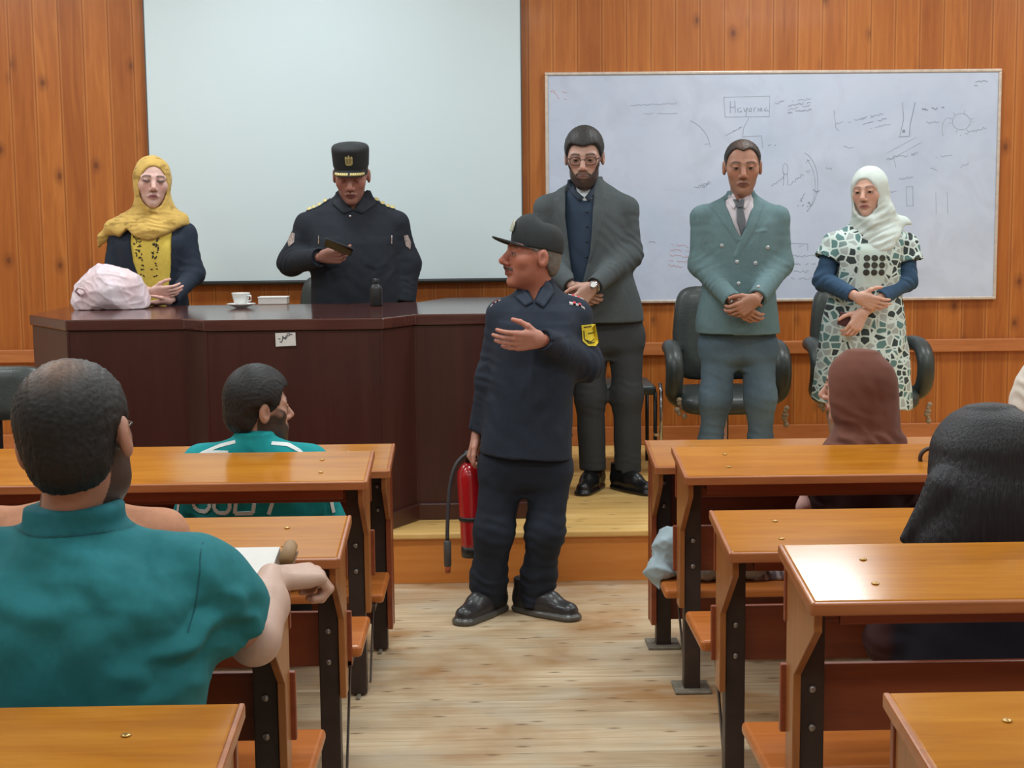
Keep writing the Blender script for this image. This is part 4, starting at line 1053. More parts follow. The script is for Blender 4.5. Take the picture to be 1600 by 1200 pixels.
# ---------------------------------------------------------------- 1 man in the grey-green suit
def suit_man():
    Y = 7.3; b = at(1158, 600, Y); rt = person(b.x, Y, ZS, 'person in a grey-green double-breasted suit jacket, tie and jeans, hands folded, before the whiteboard')
    H = Head(J(1160, 262, Y-.02), -7, 8, 0, 1.10, J(1159, 326, Y+.03)); sk = C(172, 124, 102)
    parts = [H.skin(sk, C(42, 36, 34), C(122, 74, 66), 'open', brow=.8, age=.35)]
    HL, EL, WL = J(1097, 341, Y), J(1094, 414, Y-.02), J(1144, 470, Y-.23); HR, ER, WR = J(1215, 343, Y), J(1221, 412, Y-.02), J(1184, 465, Y-.24)
    parts.append(hand(WL+[.012, .0, -.012], (.75, -.10, -.62), (.35, -.5, 1), True, (.35, .5, .4), 1.02, sk, fore_dir=EL-WL, fore=.08))
    parts.append(hand(WR+[-.012, -.03, -.008], (-.86, -.02, -.50), (-.5, -.35, 1), False, (.45, .6, .5), 1.05, sk, fore_dir=ER-WR, fore=.08))
    innerbody(parts, [([J(1158, 330, Y+.03), J(1158, 400, Y), J(1156, 520, Y)], [.10, .11, .12]), ([HL, EL, WL], [.05, .04, .03]), ([HR, ER, WR], [.05, .04, .03]), ([J(1126, 545, Y), J(1124, 640, Y), J(1126, 775, Y)], [.07, .05, .04]), ([J(1188, 545, Y), J(1190, 640, Y), J(1190, 775, Y)], [.07, .05, .04])], c=sk)
    mkmesh('body', parts, M['skin'], rt)
    Vh = H.hairmesh(C(44, 42, 42), .004, 'receding', bald=((0, -.06, .12), (.05, .06, .05), C(120, 86, 70), .55), gray=C(80, 78, 76)); mkmesh('hair', [Vh], M['hair'], rt)
    jc = C(100, 124, 128)
    st = ST(Y, [(519, 1088, 1216, .150, 0), (500, 1088, 1214, .150, 0), (455, 1096, 1210, .135, -.01), (420, 1100, 1212, .130, -.01), (380, 1097, 1216, .130, 0), (350, 1094, 1220, .118, .01), (330, 1099, 1216, .098, .02), (317, 1116, 1198, .080, .03), (305, 1133, 1182, .068, .04), (298, 1137, 1178, .066, .045)])
    Yf = Y-.14; V_open = XZ([(1137, 290), (1180, 290), (1179, 322), (1166, 355), (1157.5, 371), (1148, 352), (1138, 322)], Yf)
    lapL = XZ([(1137, 296), (1140, 322), (1149, 352), (1158, 374), (1152, 379), (1134, 352), (1121, 330), (1113, 321), (1122, 312), (1126, 303)], Yf)
    lapR = XZ([(1179, 296), (1180, 322), (1168, 352), (1158, 372), (1147, 402), (1157, 397), (1172, 372), (1186, 348), (1196, 325), (1201, 317), (1192, 310), (1189, 302)], Yf)
    edge = XZ([(1147, 400), (1158, 397), (1240, 300), (1240, 530), (1146, 530)], Yf)
    pk = XZ([(1180, 361), (1200, 358), (1200, 362), (1180, 365)], Yf)
    def ops(F):
        F.raise_(edge, .004, Y); F.cutpoly(V_open, None, Y-.015); F.raise_(lapR, .007, Y); F.raise_(lapL, .007, Y); F.raise_(pk, .004, Y)
        for zc, s_ in ((1090, 1), (1226, 1)): pass
    V, Q = garment(st, [[HL, EL, WL], [HR, ER, WR]], [[.056, .054, .045], [.056, .054, .045]], .0052, 2.5, .04, True, ops, [(J(1120, 440, Y-.1), (1, 0, .8), .05, .07, .003), (J(1200, 440, Y-.1), (-1, 0, .8), .05, .07, .003)], .0012, 11)
    mkmesh('suit_jacket', [(V, Q, jc)], M['cloth'], rt); B = bvh(V, Q)
    st2 = ST(Y, [(450, 1108, 1208, .11, 0), (380, 1104, 1210, .112, 0), (350, 1106, 1208, .105, .0), (325, 1112, 1204, .085, .01), (312, 1130, 1188, .070, .02), (303, 1138, 1178, .064, .028), (296, 1141, 1176, .060, .03)])
    tri = XZ([(1148, 285), (1171, 285), (1159, 317)], Yf)
    V2, Q2 = garment(st2, [], [], .006, 2.2, ops=lambda F: F.cutpoly(tri, None, Y-.005)); sh = mkmesh('shirt', [(V2, Q2, C(206, 198, 204))], M['cloth'], rt); B2 = bvh(V2, Q2)
    cl = MB(); decal(cl, B2, [(1144, 306), (1146, 303), (1158, 316), (1150, 327), (1144, 318)], Yf, .007); decal(cl, B2, [(1175, 306), (1173, 303), (1160, 316), (1167, 327), (1174, 318)], Yf, .007)
    cl.build('shirt_collar', plain('white_collar', rgb(208, 200, 206), .8, var=.02), sh, smooth=True)
    tm = plain('grey_tie_silk', rgb(84, 88, 94), .45, var=.25, vs=260)
    tie = MB(); decal(tie, B2, [(1150, 311), (1168, 311), (1164, 324), (1155, 324)], Yf, .016); decal(tie, B2, [(1155, 323), (1164, 323), (1167, 345), (1160, 370), (1153, 345)], Yf, .012); tie.build('necktie', tm, rt, smooth=True)
    bm = plain('pearl_button', rgb(176, 180, 182), .25, .3, var=.3, vs=200)
    for px, py in ((1122, 383), (1192, 386), (1144, 408), (1172, 410), (1146, 441), (1170, 445)):
        mb = MB(); button(mb, B, px, py, Y, .0105, .005); mb.build('button', bm, rt, smooth=True)
    for e, w_ in ((EL, WL), (ER, WR)):
        d = (w_-e)/np.linalg.norm(w_-e)
        for k in range(3):
            mb = MB(); p_ = w_-d*(.02+.016*k)+np.array([0, -.046, -.012]); mb.ball(p_, (.006, .003, .006), 8, 6); mb.build('cuff_button', bm, rt, smooth=True)
    def jean(V):
        n = (V[:, 2]-ZS); c0 = C(62, 76, 88); c1 = C(96, 116, 128); f_ = np.clip(.5+.5*wav(V, 9, 3), 0, 1)*np.clip(1.2-np.abs(n-.55)*1.6, 0, 1); return c0[None]*(1-f_[:, None])+c1[None]*f_[:, None]
    lg = [[J(1124, 545, Y), J(1118, 622, Y-.03), J(1111, 690, Y), J(1115, 775, Y+.01)], [J(1184, 545, Y), J(1188, 622, Y-.03), J(1188, 690, Y), J(1190, 775, Y+.01)]]
    trousers(Y, [(490, 1098, 1206, .10, 0), (530, 1093, 1211, .105, 0), (556, 1096, 1209, .096, 0)], lg, [[.090, .074, .056, .060]]*2, None, rt, 'jeans', pat=jean)
    a = J(1114, 770, Y); b_ = J(1190, 770, Y); shoes(rt, [(a[0], Y+.02, -12), (b_[0], Y+.02, 12)], C(26, 24, 24), C(18, 17, 17))
suit_man()
# ---------------------------------------------------------------- 2 man in the dark blazer
def blazer_man():
    Y = 7.5; b = at(950, 600, Y); rt = person(b.x, Y, ZS, 'bearded person in a charcoal blazer over a navy shirt, spectacles, looking down, hands clasped')
    H = Head(J(913, 247, Y-.03), -8, 13, 0, 1.15, J(916, 302, Y+.02), .062); sk = C(186, 146, 130); hc = C(44, 36, 34)
    parts = [H.skin(sk, hc, C(120, 78, 72), 'open', beard=.93, brow=.9)]
    HL, EL, WL = J(854, 327, Y), J(848, 398, Y-.02), J(893, 447, Y-.24); HR, ER, WR = J(978, 328, Y), J(984, 398, Y-.02), J(929, 447, Y-.27)
    parts.append(hand(WR+[-.010, -.005, -.006], (-.72, -.05, -.68), (-.6, -.3, .8), False, (.35, .5, .4), 1.08, sk, fore_dir=ER-WR, fore=.08))
    parts.append(hand(WL+[.01, .02, -.01], (.8, 0, -.5), (.4, -.3, 1), True, (.4, .5, .4), 1.05, sk, fore_dir=EL-WL, fore=.08))
    innerbody(parts, [([J(916, 315, Y+.02), J(920, 400, Y), J(930, 510, Y)], [.10, .12, .12]), ([HL, EL, WL], [.05, .04, .03]), ([HR, ER, WR], [.05, .04, .03]), ([J(925, 530, Y), J(925, 640, Y), J(927, 715, Y)], [.07, .05, .04]), ([J(975, 530, Y), J(978, 640, Y), J(982, 718, Y)], [.07, .05, .04])], c=sk)
    mkmesh('body', parts, M['skin'], rt)
    mkmesh('hair', [H.hairmesh(C(50, 48, 48), .010, 'short', top=.010)], M['hair'], rt)
    glasses(H, rt, rgb(60, 34, 34))
    jc = C(78, 84, 86)
    st = ST(Y, [(502, 862, 1006, .15, 0), (480, 864, 1003, .15, 0), (440, 868, 992, .14, -.01), (400, 866, 980, .135, -.01), (360, 862, 976, .135, 0), (330, 858, 978, .125, .01), (306, 864, 974, .10, .02), (293, 880, 958, .085, .03), (283, 890, 944, .075, .04), (276, 892, 941, .072, .045)])
    Yf = Y-.14
    V_open = XZ([(887, 268), (884, 340), (889, 387), (897, 447), (903, 520), (912, 520), (911, 440), (922, 395), (926, 350), (930, 280), (934, 268)], Yf)
    lapR = XZ([(930, 272), (941, 280), (949, 291), (946, 306), (952, 309), (946, 335), (925, 402), (919, 410), (925, 350)], Yf); lapL = XZ([(889, 272), (884, 340), (889, 390), (876, 340), (868, 312), (874, 308), (872, 296), (880, 282)], Yf)
    def ops(F): F.raise_(lapR, .007, Y); F.raise_(lapL, .007, Y); F.cutpoly(V_open, None, Y-.02)
    V, Q = garment(st, [[HL, EL, WL], [HR, ER, WR]], [[.062, .060, .047], [.062, .060, .047]], .0056, 2.4, .045, True, ops, [(J(965, 370, Y-.1), (1, 0, 1.2), .05, .09, .004), (J(975, 440, Y-.1), (1, 0, .3), .06, .09, .003)], .0014, 21)
    mkmesh('blazer', [(V, Q, jc)], M['cloth'], rt)
    st2 = ST(Y, [(500, 880, 980, .12, 0), (430, 880, 962, .112, -.02), (380, 878, 962, .112, -.02), (330, 876, 962, .100, -.005), (306, 878, 958, .084, .005), (294, 888, 946, .075, .015), (284, 892, 938, .070, .02), (277, 893, 936, .066, .025)])
    tri = XZ([(893, 268), (934, 268), (927, 292), (915, 308), (903, 298)], Yf)
    V2, Q2 = garment(st2, [], [], .006, 2.2, ops=lambda F: F.cutpoly(tri, None, Y+.02), amp=.0025, fold=[(J(905, 390, Y-.1), (1, 0, .7), .07, .1, .003)]); sh = mkmesh('shirt', [(V2, Q2, C(46, 60, 78))], M['cloth'], rt); B2 = bvh(V2, Q2)
    cl = MB(); decal(cl, B2, [(889, 280), (894, 279), (902, 291), (914, 308), (907, 315), (893, 300), (888, 290)], Yf, .008); decal(cl, B2, [(934, 281), (930, 281), (925, 293), (915, 308), (921, 316), (930, 302)], Yf, .008); cl.build('shirt_collar', plain('navy_collar', rgb(38, 48, 62), .85), sh, smooth=True)
    for k in range(4):
        mb = MB(); button(mb, B2, 915-k*.3, 331+k*23, Y, .006, .004); mb.build('button', M['black'], sh, smooth=True)
    st3 = ST(Y, [(335, 885, 945, .09, -.01), (308, 885, 948, .082, .0), (296, 892, 938, .070, .012), (289, 895, 934, .066, .015)])
    V3, Q3 = garment(st3, [], [], .006, 2.2); mkmesh('undershirt', [(V3, Q3, C(200, 206, 208))], M['cloth'], rt)
    lg = [[J(922, 530, Y), J(922, 620, Y-.02), J(926, 733, Y+.02)], [J(979, 530, Y), J(980, 620, Y-.03), J(981, 737, Y+.0)]]
    trousers(Y, [(480, 895, 1002, .10, 0), (515, 892, 1004, .108, 0), (540, 896, 1002, .098, 0)], lg, [[.086, .073, .068]]*2, C(60, 62, 64), rt, seed=9, kf=.004)
    a = J(930, 755, Y); c_ = J(978, 758, Y); shoes(rt, [(a[0]-.005, Y+.04, -22), (c_[0]-.01, Y+.0, 32)], C(22, 22, 24), C(16, 16, 17), .30)
    # wrist watch
    wt = MB(); d = (WR-ER)/np.linalg.norm(WR-ER); c0 = WR+d*.012
    nrm = Vector((0, -1, 0)); cc = Vector(c0)+Vector((.0, -.030, .012)); mm = Vector((-.25, -.9, .35)).normalized().to_track_quat('Z', 'Y').to_matrix()
    w0 = MB().lathe([(0, 0), (.017, 0), (.019, .003), (.018, .008), (.0, .008)], cc, 24, mm).build('watch_case', M['chrome'], rt, smooth=True)
    MB().lathe([(.0, .0082), (.0145, .0082), (.0145, .009), (0, .009)], cc, 24, mm).build('watch_dial', M['white_china'], w0)
    wb = MB(); ring = []; u = Vector(d).cross(Vector((0, 0, 1))).normalized(); v = u.cross(Vector(d))
    for k in range(25): ring.append(Vector(c0)+(u*math.cos(2*PI*k/24)*.031+v*math.sin(2*PI*k/24)*.027))
    wb.tube(ring, .006, 8, flat=.5, up=tuple(d)); wb.build('watch_bracelet', M['chrome'], w0, smooth=True)
blazer_man()
# ---------------------------------------------------------------- 3 woman in the yellow headscarf
def yellow_woman():
    Y = 8.0; b = at(238, 470, Y); rt = person(b.x, Y, ZS, 'person in a yellow headscarf, yellow blouse and navy blazer behind the dark desk')
    H = Head(J(238, 286, Y-.03), 16, 2, 3, 1.12, J(240, 350, Y+.02), .05); sk = C(212, 172, 160)
    parts = [H.skin(sk, C(62, 42, 36), C(150, 84, 88), 'down', brow=.9, ears=False, fem=1)]
    HL, EL, WL = J(186, 372, Y), J(174, 440, Y-.02), J(238, 459, Y-.30); HR, ER, WR = J(290, 366, Y), J(303, 428, Y-.03), J(268, 468, Y-.28)
    parts.append(hand(WL+[.004, -.01, .008], (1, -.08, .02), (.1, -.6, 1), True, (.25, .35, .3), .94, sk, fore_dir=EL-WL, fore=.09, fore_r=.024))
    parts.append(hand(WR+[-.008, -.01, -.008], (-1, -.35, -.12), (-.2, -1, .2), False, (.12, .2, .15), .92, sk, fore_dir=ER-WR, fore=.09, fore_r=.024))
    innerbody(parts, [([J(240, 355, Y+.02), J(238, 420, Y), J(238, 500, Y), J(238, 560, Y)], [.09, .10, .10, .11]), ([HL, EL, WL], [.045, .036, .026]), ([HR, ER, WR], [.045, .036, .026]), ([J(215, 560, Y), J(216, 620, Y), J(218, 735, Y)], [.07, .05, .04]), ([J(262, 560, Y), J(262, 620, Y), J(260, 735, Y)], [.07, .05, .04])], c=sk)
    mkmesh('body', parts, M['skin'], rt)
    st = ST(Y, [(560, 176, 302, .14, 0), (520, 178, 300, .14, 0), (470, 184, 294, .125, 0), (440, 188, 290, .12, 0), (400, 186, 292, .125, -.02), (375, 184, 294, .125, -.02), (355, 190, 288, .10, .01), (342, 205, 272, .08, .02), (330, 216, 262, .065, .03)])
    Yf = Y-.13
    V_open = XZ([(212, 320), (203, 352), (203, 380), (208, 410), (216, 432), (226, 452), (232, 560), (254, 560), (260, 452), (265, 420), (267, 380), (266, 352), (262, 320)], Yf)
    V, Q = garment(st, [[HL, EL, WL], [HR, ER, WR]], [[.056, .050, .038], [.056, .052, .038]], .006, 2.3, .04, True, lambda F: F.cutpoly(V_open, None, Y-.02), None, .0018, 31)
    mkmesh('blazer', [(V, Q, C(40, 48, 62))], M['cloth'], rt)
    st2 = ST(Y, [(560, 190, 290, .12, -.005), (470, 195, 286, .112, -.005), (440, 198, 284, .112, -.01), (395, 196, 286, .122, -.025), (372, 196, 284, .118, -.02), (352, 202, 276, .09, .0), (340, 214, 264, .07, .015)])
    V2, Q2 = garment(st2, [], [], .006, 2.2, amp=.0018); sh = mkmesh('blouse', [(V2, Q2, C(230, 202, 92))], M['cloth'], rt); B2 = bvh(V2, Q2)
    rr = random.Random(8); dk = plain('black_embroidery', rgb(44, 34, 24), .7); lf = MB()
    for x0, dx in ((212, .12), (244, -.05)):
        y = 358
        while y < 440:
            n_ = 3 if y < 400 else 2
            for k in range(n_):
                x = x0+(y-358)*dx+rr.uniform(-6, 6); yy = y+rr.uniform(-3, 3); a = rr.uniform(0, PI); l_ = rr.uniform(1.8, 3.0); w_ = rr.uniform(.9, 1.4)
                decal(lf, B2, [(x+math.cos(a)*l_, yy+math.sin(a)*l_), (x-math.sin(a)*w_, yy+math.cos(a)*w_), (x-math.cos(a)*l_, yy-math.sin(a)*l_), (x+math.sin(a)*w_, yy-math.cos(a)*w_)], Yf, .002, rings=(0, 1))
            y += 4.2 if y < 400 else 9
    o = lf.build('embroidered_leaves', dk, sh); o['kind'] = 'stuff'
    dr = ST(Y, [(374, 196, 284, .125, -.04), (364, 176, 286, .13, -.03), (350, 172, 294, .125, -.015), (338, 184, 290, .115, .0), (326, 204, 276, .10, .0), (314, 212, 268, .09, .0), (300, 222, 256, .06, .0)])
    ex = [([J(196, 346, Y-.02), J(175, 356, Y-.03), J(160, 372, Y-.02), J(155, 384, Y)], [.035, .034, .022, .010]), ([J(262, 342, Y-.03), J(284, 344, Y-.02), J(290, 350, Y-.02)], [.045, .03, .015]),
          ([J(205, 350, Y-.09), J(225, 362, Y-.13), J(248, 362, Y-.13), J(274, 348, Y-.08)], [.028, .03, .03, .025])]
    cutp = XZ([(120, 372), (180, 362), (200, 355), (214, 366), (238, 374), (262, 362), (284, 352), (300, 349), (320, 349), (320, 480), (120, 480)], Y-.1); cutp2 = XZ([(120, 392), (180, 377), (200, 366), (120, 480)], Y)
    def pat(V, Cc):
        n = wav(V, 55, 4)+.6*wav(V, 110, 9); m_ = np.clip((n-.35)/.25, 0, 1)[:, None]; Cc = Cc*(1-m_*.75)+C(150, 118, 56)[None]*m_*.75
        m2 = np.clip((wav(V, 80, 14)-.8)/.2, 0, 1)[:, None]*.5; return Cc*(1-m2)+C(120, 110, 96)[None]*m2
    def dops(F): F.cutpoly(XZ([(200, 358), (214, 370), (238, 377), (262, 366), (284, 353), (310, 350), (310, 460), (185, 460), (185, 372)], Y-.1), None, None, .01)
    V = hood(H, dr, .045, dops, [(J(238, 348, Y-.12), (0, .2, 1), .030, .09, .005), (J(190, 345, Y-.05), (.5, 0, 1), .03, .06, .003), (J(205, 310, Y-.02), (1, .3, .1), .045, .07, .003)], .002, 5, (.063, .098, -.020), extra=ex, c=C(204, 168, 92), pat=pat)
    mkmesh('headscarf', [V], M['scarf'], rt)
    V, Q = garment(ST(Y, [(735, 205, 278, .13, 0), (640, 196, 284, .14, 0), (560, 186, 294, .135, 0), (520, 190, 290, .125, 0)]), [], [], .01, 2.2); mkmesh('skirt', [(V, Q, C(30, 32, 38))], M['cloth'], rt)
    shoes(rt, [(b.x-.08, Y, -5), (b.x+.08, Y, 5)], C(24, 22, 22), C(18, 18, 18), .25)
yellow_woman()
# ---------------------------------------------------------------- 4 officer reading a phone
def cap_front(H, parent, kind, c_, emblem=True):
    """stiff peaked cap in the head frame"""
    mt = plain('black_cap_cloth', c_, .8, var=.1, vs=60, bump=.15); mb = MB(); n = 40; vs = []
    prof = ([(.083, .050), (.084, .060), (.087, .11), (.089, .134), (.083, .146), (.060, .153), (.0, .155)] if kind == 'stiff' else [(.081, .040), (.083, .053), (.083, .078), (.077, .102), (.062, .120), (.035, .129), (.0, .131)])
    for r, z in prof:
        for k in range(n):
            a = 2*PI*k/n; x, y = r*.97*math.sin(a), -r*1.16*math.cos(a)
            zz = z+(.010*math.cos(a) if kind == 'stiff' and z > .09 else 0)
            if kind != 'stiff': zz = z+.026*max(0, math.cos(a))*(z-.046)/.085-.020*(1-math.cos(a))*.5*(1-(z-.046)/.11)
            vs.append((x, y+.012, zz))
    vs = [tuple(p) for p in H.W(np.array(vs))]
    fs = [(i*n+k, (i+1)*n+k, (i+1)*n+(k+1) % n, i*n+(k+1) % n) for i in range(len(prof)-1) for k in range(n)]
    mb.add(vs, fs); o = mb.build('cap', mt, parent, smooth=True)
    so = o.modifiers.new('thick', 'SOLIDIFY'); so.thickness = .003
    sub_smooth(o, 1)
    # peak
    vb = MB(); vs = []; m1, m2 = 20, 5; L_ = .052 if kind == 'stiff' else .074; up = -.018 if kind == 'stiff' else .012
    for lay in (0, 1):
        for j in range(m2+1):
            t = j/m2
            for k in range(m1+1):
                a = (k/m1-.5)*PI*.86; r = .083+.0; x = r*.97*math.sin(a); y = .012-r*1.16*math.cos(a); e = math.cos(a)**.6 if math.cos(a) > 0 else 0
                vs.append((x*(1+.02*t), y-L_*t*e, (.060 if kind == 'stiff' else .050)-.022*(x/.08)**2+up*t*e-(.0035 if lay else 0)))
    vs = [tuple(p) for p in H.W(np.array(vs))]; w_ = m1+1; tot = w_*(m2+1); fs = []
    for lay in (0, 1):
        for j in range(m2):
            for k in range(m1):
                f_ = (lay*tot+j*w_+k, lay*tot+j*w_+k+1, lay*tot+(j+1)*w_+k+1, lay*tot+(j+1)*w_+k); fs.append(f_ if lay else f_[::-1])
    for k in range(m1): a = m2*w_+k; fs.append((a, a+1, tot+a+1, tot+a))
    vb.add(vs, fs); pk = vb.build('cap_peak', mt, o, smooth=True)
    return o, pk, mt
def wpt(H, p): return Vector(H.W(np.array([p]))[0])
def officer():
    Y = 8.05; b = at(552, 480, Y); rt = person(b.x, Y, ZS, 'person in a black uniform and gold-trimmed peaked cap reading a phone behind the dark desk')
    H = Head(J(549, 276, Y-.06), 0, 19, 0, 1.15, J(550, 326, Y+.01), .062); sk = C(168, 116, 100)
    parts = [H.skin(sk, C(40, 32, 30), C(120, 66, 62), 'down', brow=.8, age=.3)]
    HL, EL, WL = J(481, 353, Y), J(455, 410, Y-.02), J(500, 402, Y-.30); HR, ER, WR = J(619, 351, Y), J(638, 412, Y), J(634, 474, Y-.06)
    parts.append(hand(WL+[.01, -.01, .0], (.93, -.25, .05), (-.1, -.5, .9), True, (.5, .7, .4), 1.08, C(150, 104, 90), fore_dir=EL-WL, fore=.09, tang=.45, tcurl=.9, per=[(.35, .5, .3), (.6, .8, .5), (.7, .9, .5), (.75, .9, .5)]))
    parts.append(hand(WR+[.0, -.01, -.02], (.0, -.1, -1), (-.5, -1, 0), False, (.3, .5, .4), 1.08, sk, fore_dir=ER-WR, fore=.09))
    innerbody(parts, [([J(550, 330, Y+.02), J(550, 400, Y), J(555, 500, Y), J(556, 560, Y)], [.11, .14, .14, .13]), ([HL, EL, WL], [.05, .04, .03]), ([HR, ER, WR], [.05, .04, .03]), ([J(525, 560, Y), J(525, 640, Y), J(525, 735, Y)], [.08, .055, .045]), ([J(585, 560, Y), J(586, 640, Y), J(588, 735, Y)], [.08, .055, .045])], c=sk)
    mkmesh('body', parts, M['skin'], rt)
    mkmesh('hair', [H.hairmesh(C(44, 40, 40), .001, 'buzz')], M['hair'], rt)
    o, pk, mt = cap_front(H, rt, 'stiff', rgb(30, 32, 34))
    gold = plain('gold_braid', rgb(206, 190, 130), .45, .35, var=.3, vs=300, bump=.5, bs=400)
    g = MB()
    for q in (-1, 1):
        for k in range(7):
            a = q*(.12+.13*k); r = .083; x = r*.97*math.sin(a); L_ = .052; e = math.cos(a)**.6; t = .70; y = .012-r*1.16*math.cos(a)-L_*t*e
            p_ = wpt(H, (x, y, .060-.022*(x/.08)**2-.018*t*e+.003)); p2 = wpt(H, (x, y-.012, .060-.022*(x/.08)**2-.018*(t+.3)*e+.002))
            g.tube([p_, p2], [.0075, .006], 8)
    g.build('gold_leaf_trim', gold, pk, smooth=True)
    eb = MB(); e0 = lambda x, z: wpt(H, (x, -.0845-.004, z))
    def plate(pts, th=.004):
        a = [wpt(H, (x, -.086-(.003 if z > .1 else 0), z)) for x, z in pts]; d = (wpt(H, (0, -1, 0))-wpt(H, (0, 0, 0))).normalized()*th; eb.prism(a, d)
    plate([(-.017, .120), (-.017, .088), (-.010, .080), (.010, .080), (.017, .088), (.017, .120), (.012, .124), (.006, .116), (.003, .126), (.0, .130), (-.003, .126), (-.006, .116), (-.012, .124)])
    eb.build('eagle_emblem', gold, o, bevel=.001)
    dk = MB()
    for x in (-.009, -.003, .003, .009): dk.prism([wpt(H, (x-.0008, -.0935, .088)), wpt(H, (x+.0008, -.0935, .088)), wpt(H, (x+.0008, -.0935, .114)), wpt(H, (x-.0008, -.0935, .114))], (0, -.001, 0))
    dk.build('emblem_lines', plain('emblem_dark', rgb(90, 78, 40), .5), o)
    uc = C(34, 38, 46)
    st = ST(Y, [(620, 488, 622, .17, 0), (560, 484, 636, .18, 0), (520, 484, 636, .185, -.01), (470, 486, 634, .185, -.02), (430, 486, 628, .18, -.03), (380, 482, 622, .165, -.02), (352, 480, 620, .14, 0), (330, 490, 610, .11, .015), (316, 508, 592, .09, .03), (306, 522, 578, .078, .035), (299, 525, 575, .074, .04)])
    Yf = Y-.16; vo = XZ([(530, 290), (569, 290), (560, 312), (550, 329), (539, 312)], Yf)
    plk = XZ([(545, 330), (553, 330), (553, 620), (545, 620)], Yf); pk1 = XZ([(498, 372), (532, 370), (532, 415), (515, 420), (498, 415)], Yf); pk2 = XZ([(570, 370), (606, 372), (606, 415), (589, 420), (570, 415)], Yf)
    def ops(F): F.raise_(plk, .003, Y); F.raise_(pk1, .003, Y); F.raise_(pk2, .003, Y); F.cutpoly(vo, None, Y-.02)
    V, Q = garment(st, [[HL, EL, WL], [HR, ER, WR]], [[.066, .066, .050], [.066, .062, .052]], .0062, 2.3, .05, True, ops, [(J(530, 440, Y-.1), (1, 0, .6), .07, .1, .004), (J(600, 420, Y-.1), (-1, 0, .8), .07, .1, .004)], .002, 41)
    sh = mkmesh('uniform_shirt', [(V, Q, uc)], M['cloth'], rt); B = bvh(V, Q)
    cm = plain('black_uniform_cloth', rgb(36, 40, 48), .85, var=.1)
    cl = MB(); decal(cl, B, [(524, 297), (530, 296), (540, 312), (549, 328), (536, 334), (516, 318), (520, 306)], Yf, .010); decal(cl, B, [(576, 297), (570, 296), (560, 312), (551, 328), (564, 334), (586, 318), (580, 306)], Yf, .010); cl.build('shirt_collar', cm, sh, smooth=True)
    for px, x1 in ((489, 516), (608, 582)):
        # epaulettes lie on top of the shoulders
        sg = -1 if px < 550 else 1; ep = MB(); pts = []
        a_ = J(x1, 309, Y+.03); b_ = J(px-sg*0+sg*10, 324, Y+.01)
        for lay in (0, 1):
            for t in np.linspace(0, 1, 7):
                for u in (-.026, .026):
                    x_ = a_[0]+(b_[0]-a_[0])*t; y_ = Y+.01+u; h_, nn = cast(B, x_, y_, 0) if False else B.ray_cast(Vector((x_, y_, 3)), Vector((0, 0, -1)))[:2]
                    zz = h_.z if h_ is not None else a_[2]; pts.append((x_, y_, zz+(.007 if lay == 0 else -.004)))
        fs = [(i*2, i*2+1, i*2+3, i*2+2) for i in range(6)]+[(14+i*2, 14+i*2+2, 14+i*2+3, 14+i*2+1) for i in range(6)]+[(i*2, i*2+2, 14+i*2+2, 14+i*2) for i in range(6)]+[(i*2+1, 14+i*2+1, 14+i*2+3, i*2+3) for i in range(6)]+[(12, 13, 27, 26), (0, 14, 15, 1)]
        ep.add(pts, fs); eo = ep.build('epaulette', cm, sh)
        for t in (.2, .45, .68, .88):
            x_ = a_[0]+(b_[0]-a_[0])*t; h_ = B.ray_cast(Vector((x_, Y+.005, 3)), Vector((0, 0, -1)))[0]; mb = MB()
            if h_ is None: continue
            c0 = Vector((x_, Y-.004, h_.z+.009)); q_ = Vector((.3*sg, -.6, .75)).normalized().to_track_quat('Z', 'Y').to_matrix()
            mb.lathe([(0, .0), (.013, .0), (.013, .003), (.006, .005), (0, .006)], c0, 10 if t > .3 else 8, q_); mb.build('rank_star', gold, eo)
    mb = MB(); button(mb, B, 550, 338, Y, .008); mb.build('button', M['chrome'], sh, smooth=True)
    for px in (497, 611):
        mb = MB(); ribbon(mb, B, [(px, 368), (px+.3, 381)], Yf, .005, .004); mb.build('pen', M['chrome'], sh)
    for px, pts in ((446, [(450, 376), (456, 362), (463, 365), (462, 378), (454, 385)]), (643, [(632, 368), (638, 367), (643, 379), (642, 389), (635, 384)])):
        mb = MB(); decal(mb, B, pts, Y, .004); mb.build('sleeve_patch', plain('striped_patch', rgb(150, 134, 128), .8, var=.5, vs=120), sh)
    trousers(Y, [(590, 490, 620, .15, 0), (550, 488, 626, .17, 0)], [[J(524, 575, Y), J(524, 640, Y), J(525, 737, Y)], [J(586, 575, Y), J(587, 640, Y), J(588, 737, Y)]], [[.10, .075, .065]]*2, uc, rt)
    a = J(525, 740, Y); c_ = J(588, 740, Y); shoes(rt, [(a[0], Y, -15), (c_[0], Y, 15)], C(22, 22, 24), C(16, 16, 17))
    ph = thing('smartphone', tuple(J(527, 385, Y-.36)), 'black smartphone held up by the uniformed officer behind the desk', 'phone')
    c0 = Vector(J(529, 386, Y-.385)); u = Vector((.86, .10, -.34)).normalized(); v = Vector((-.1, -.75, .62)); v = (v-u*v.dot(u)).normalized(); n = u.cross(v)
    R_ = Matrix((u, v, n)).transposed().to_4x4(); R_.translation = c0
    MB().box(-.075, .075, -.037, .037, -.0045, .0045, R_).build('phone_body', M['black'], ph, bevel=.004); MB().box(-.070, .070, -.033, .033, .0046, .0052, R_).build('phone_screen', plain('phone_glass', rgb(16, 16, 20), .08, coat=.5), ph)
officer()
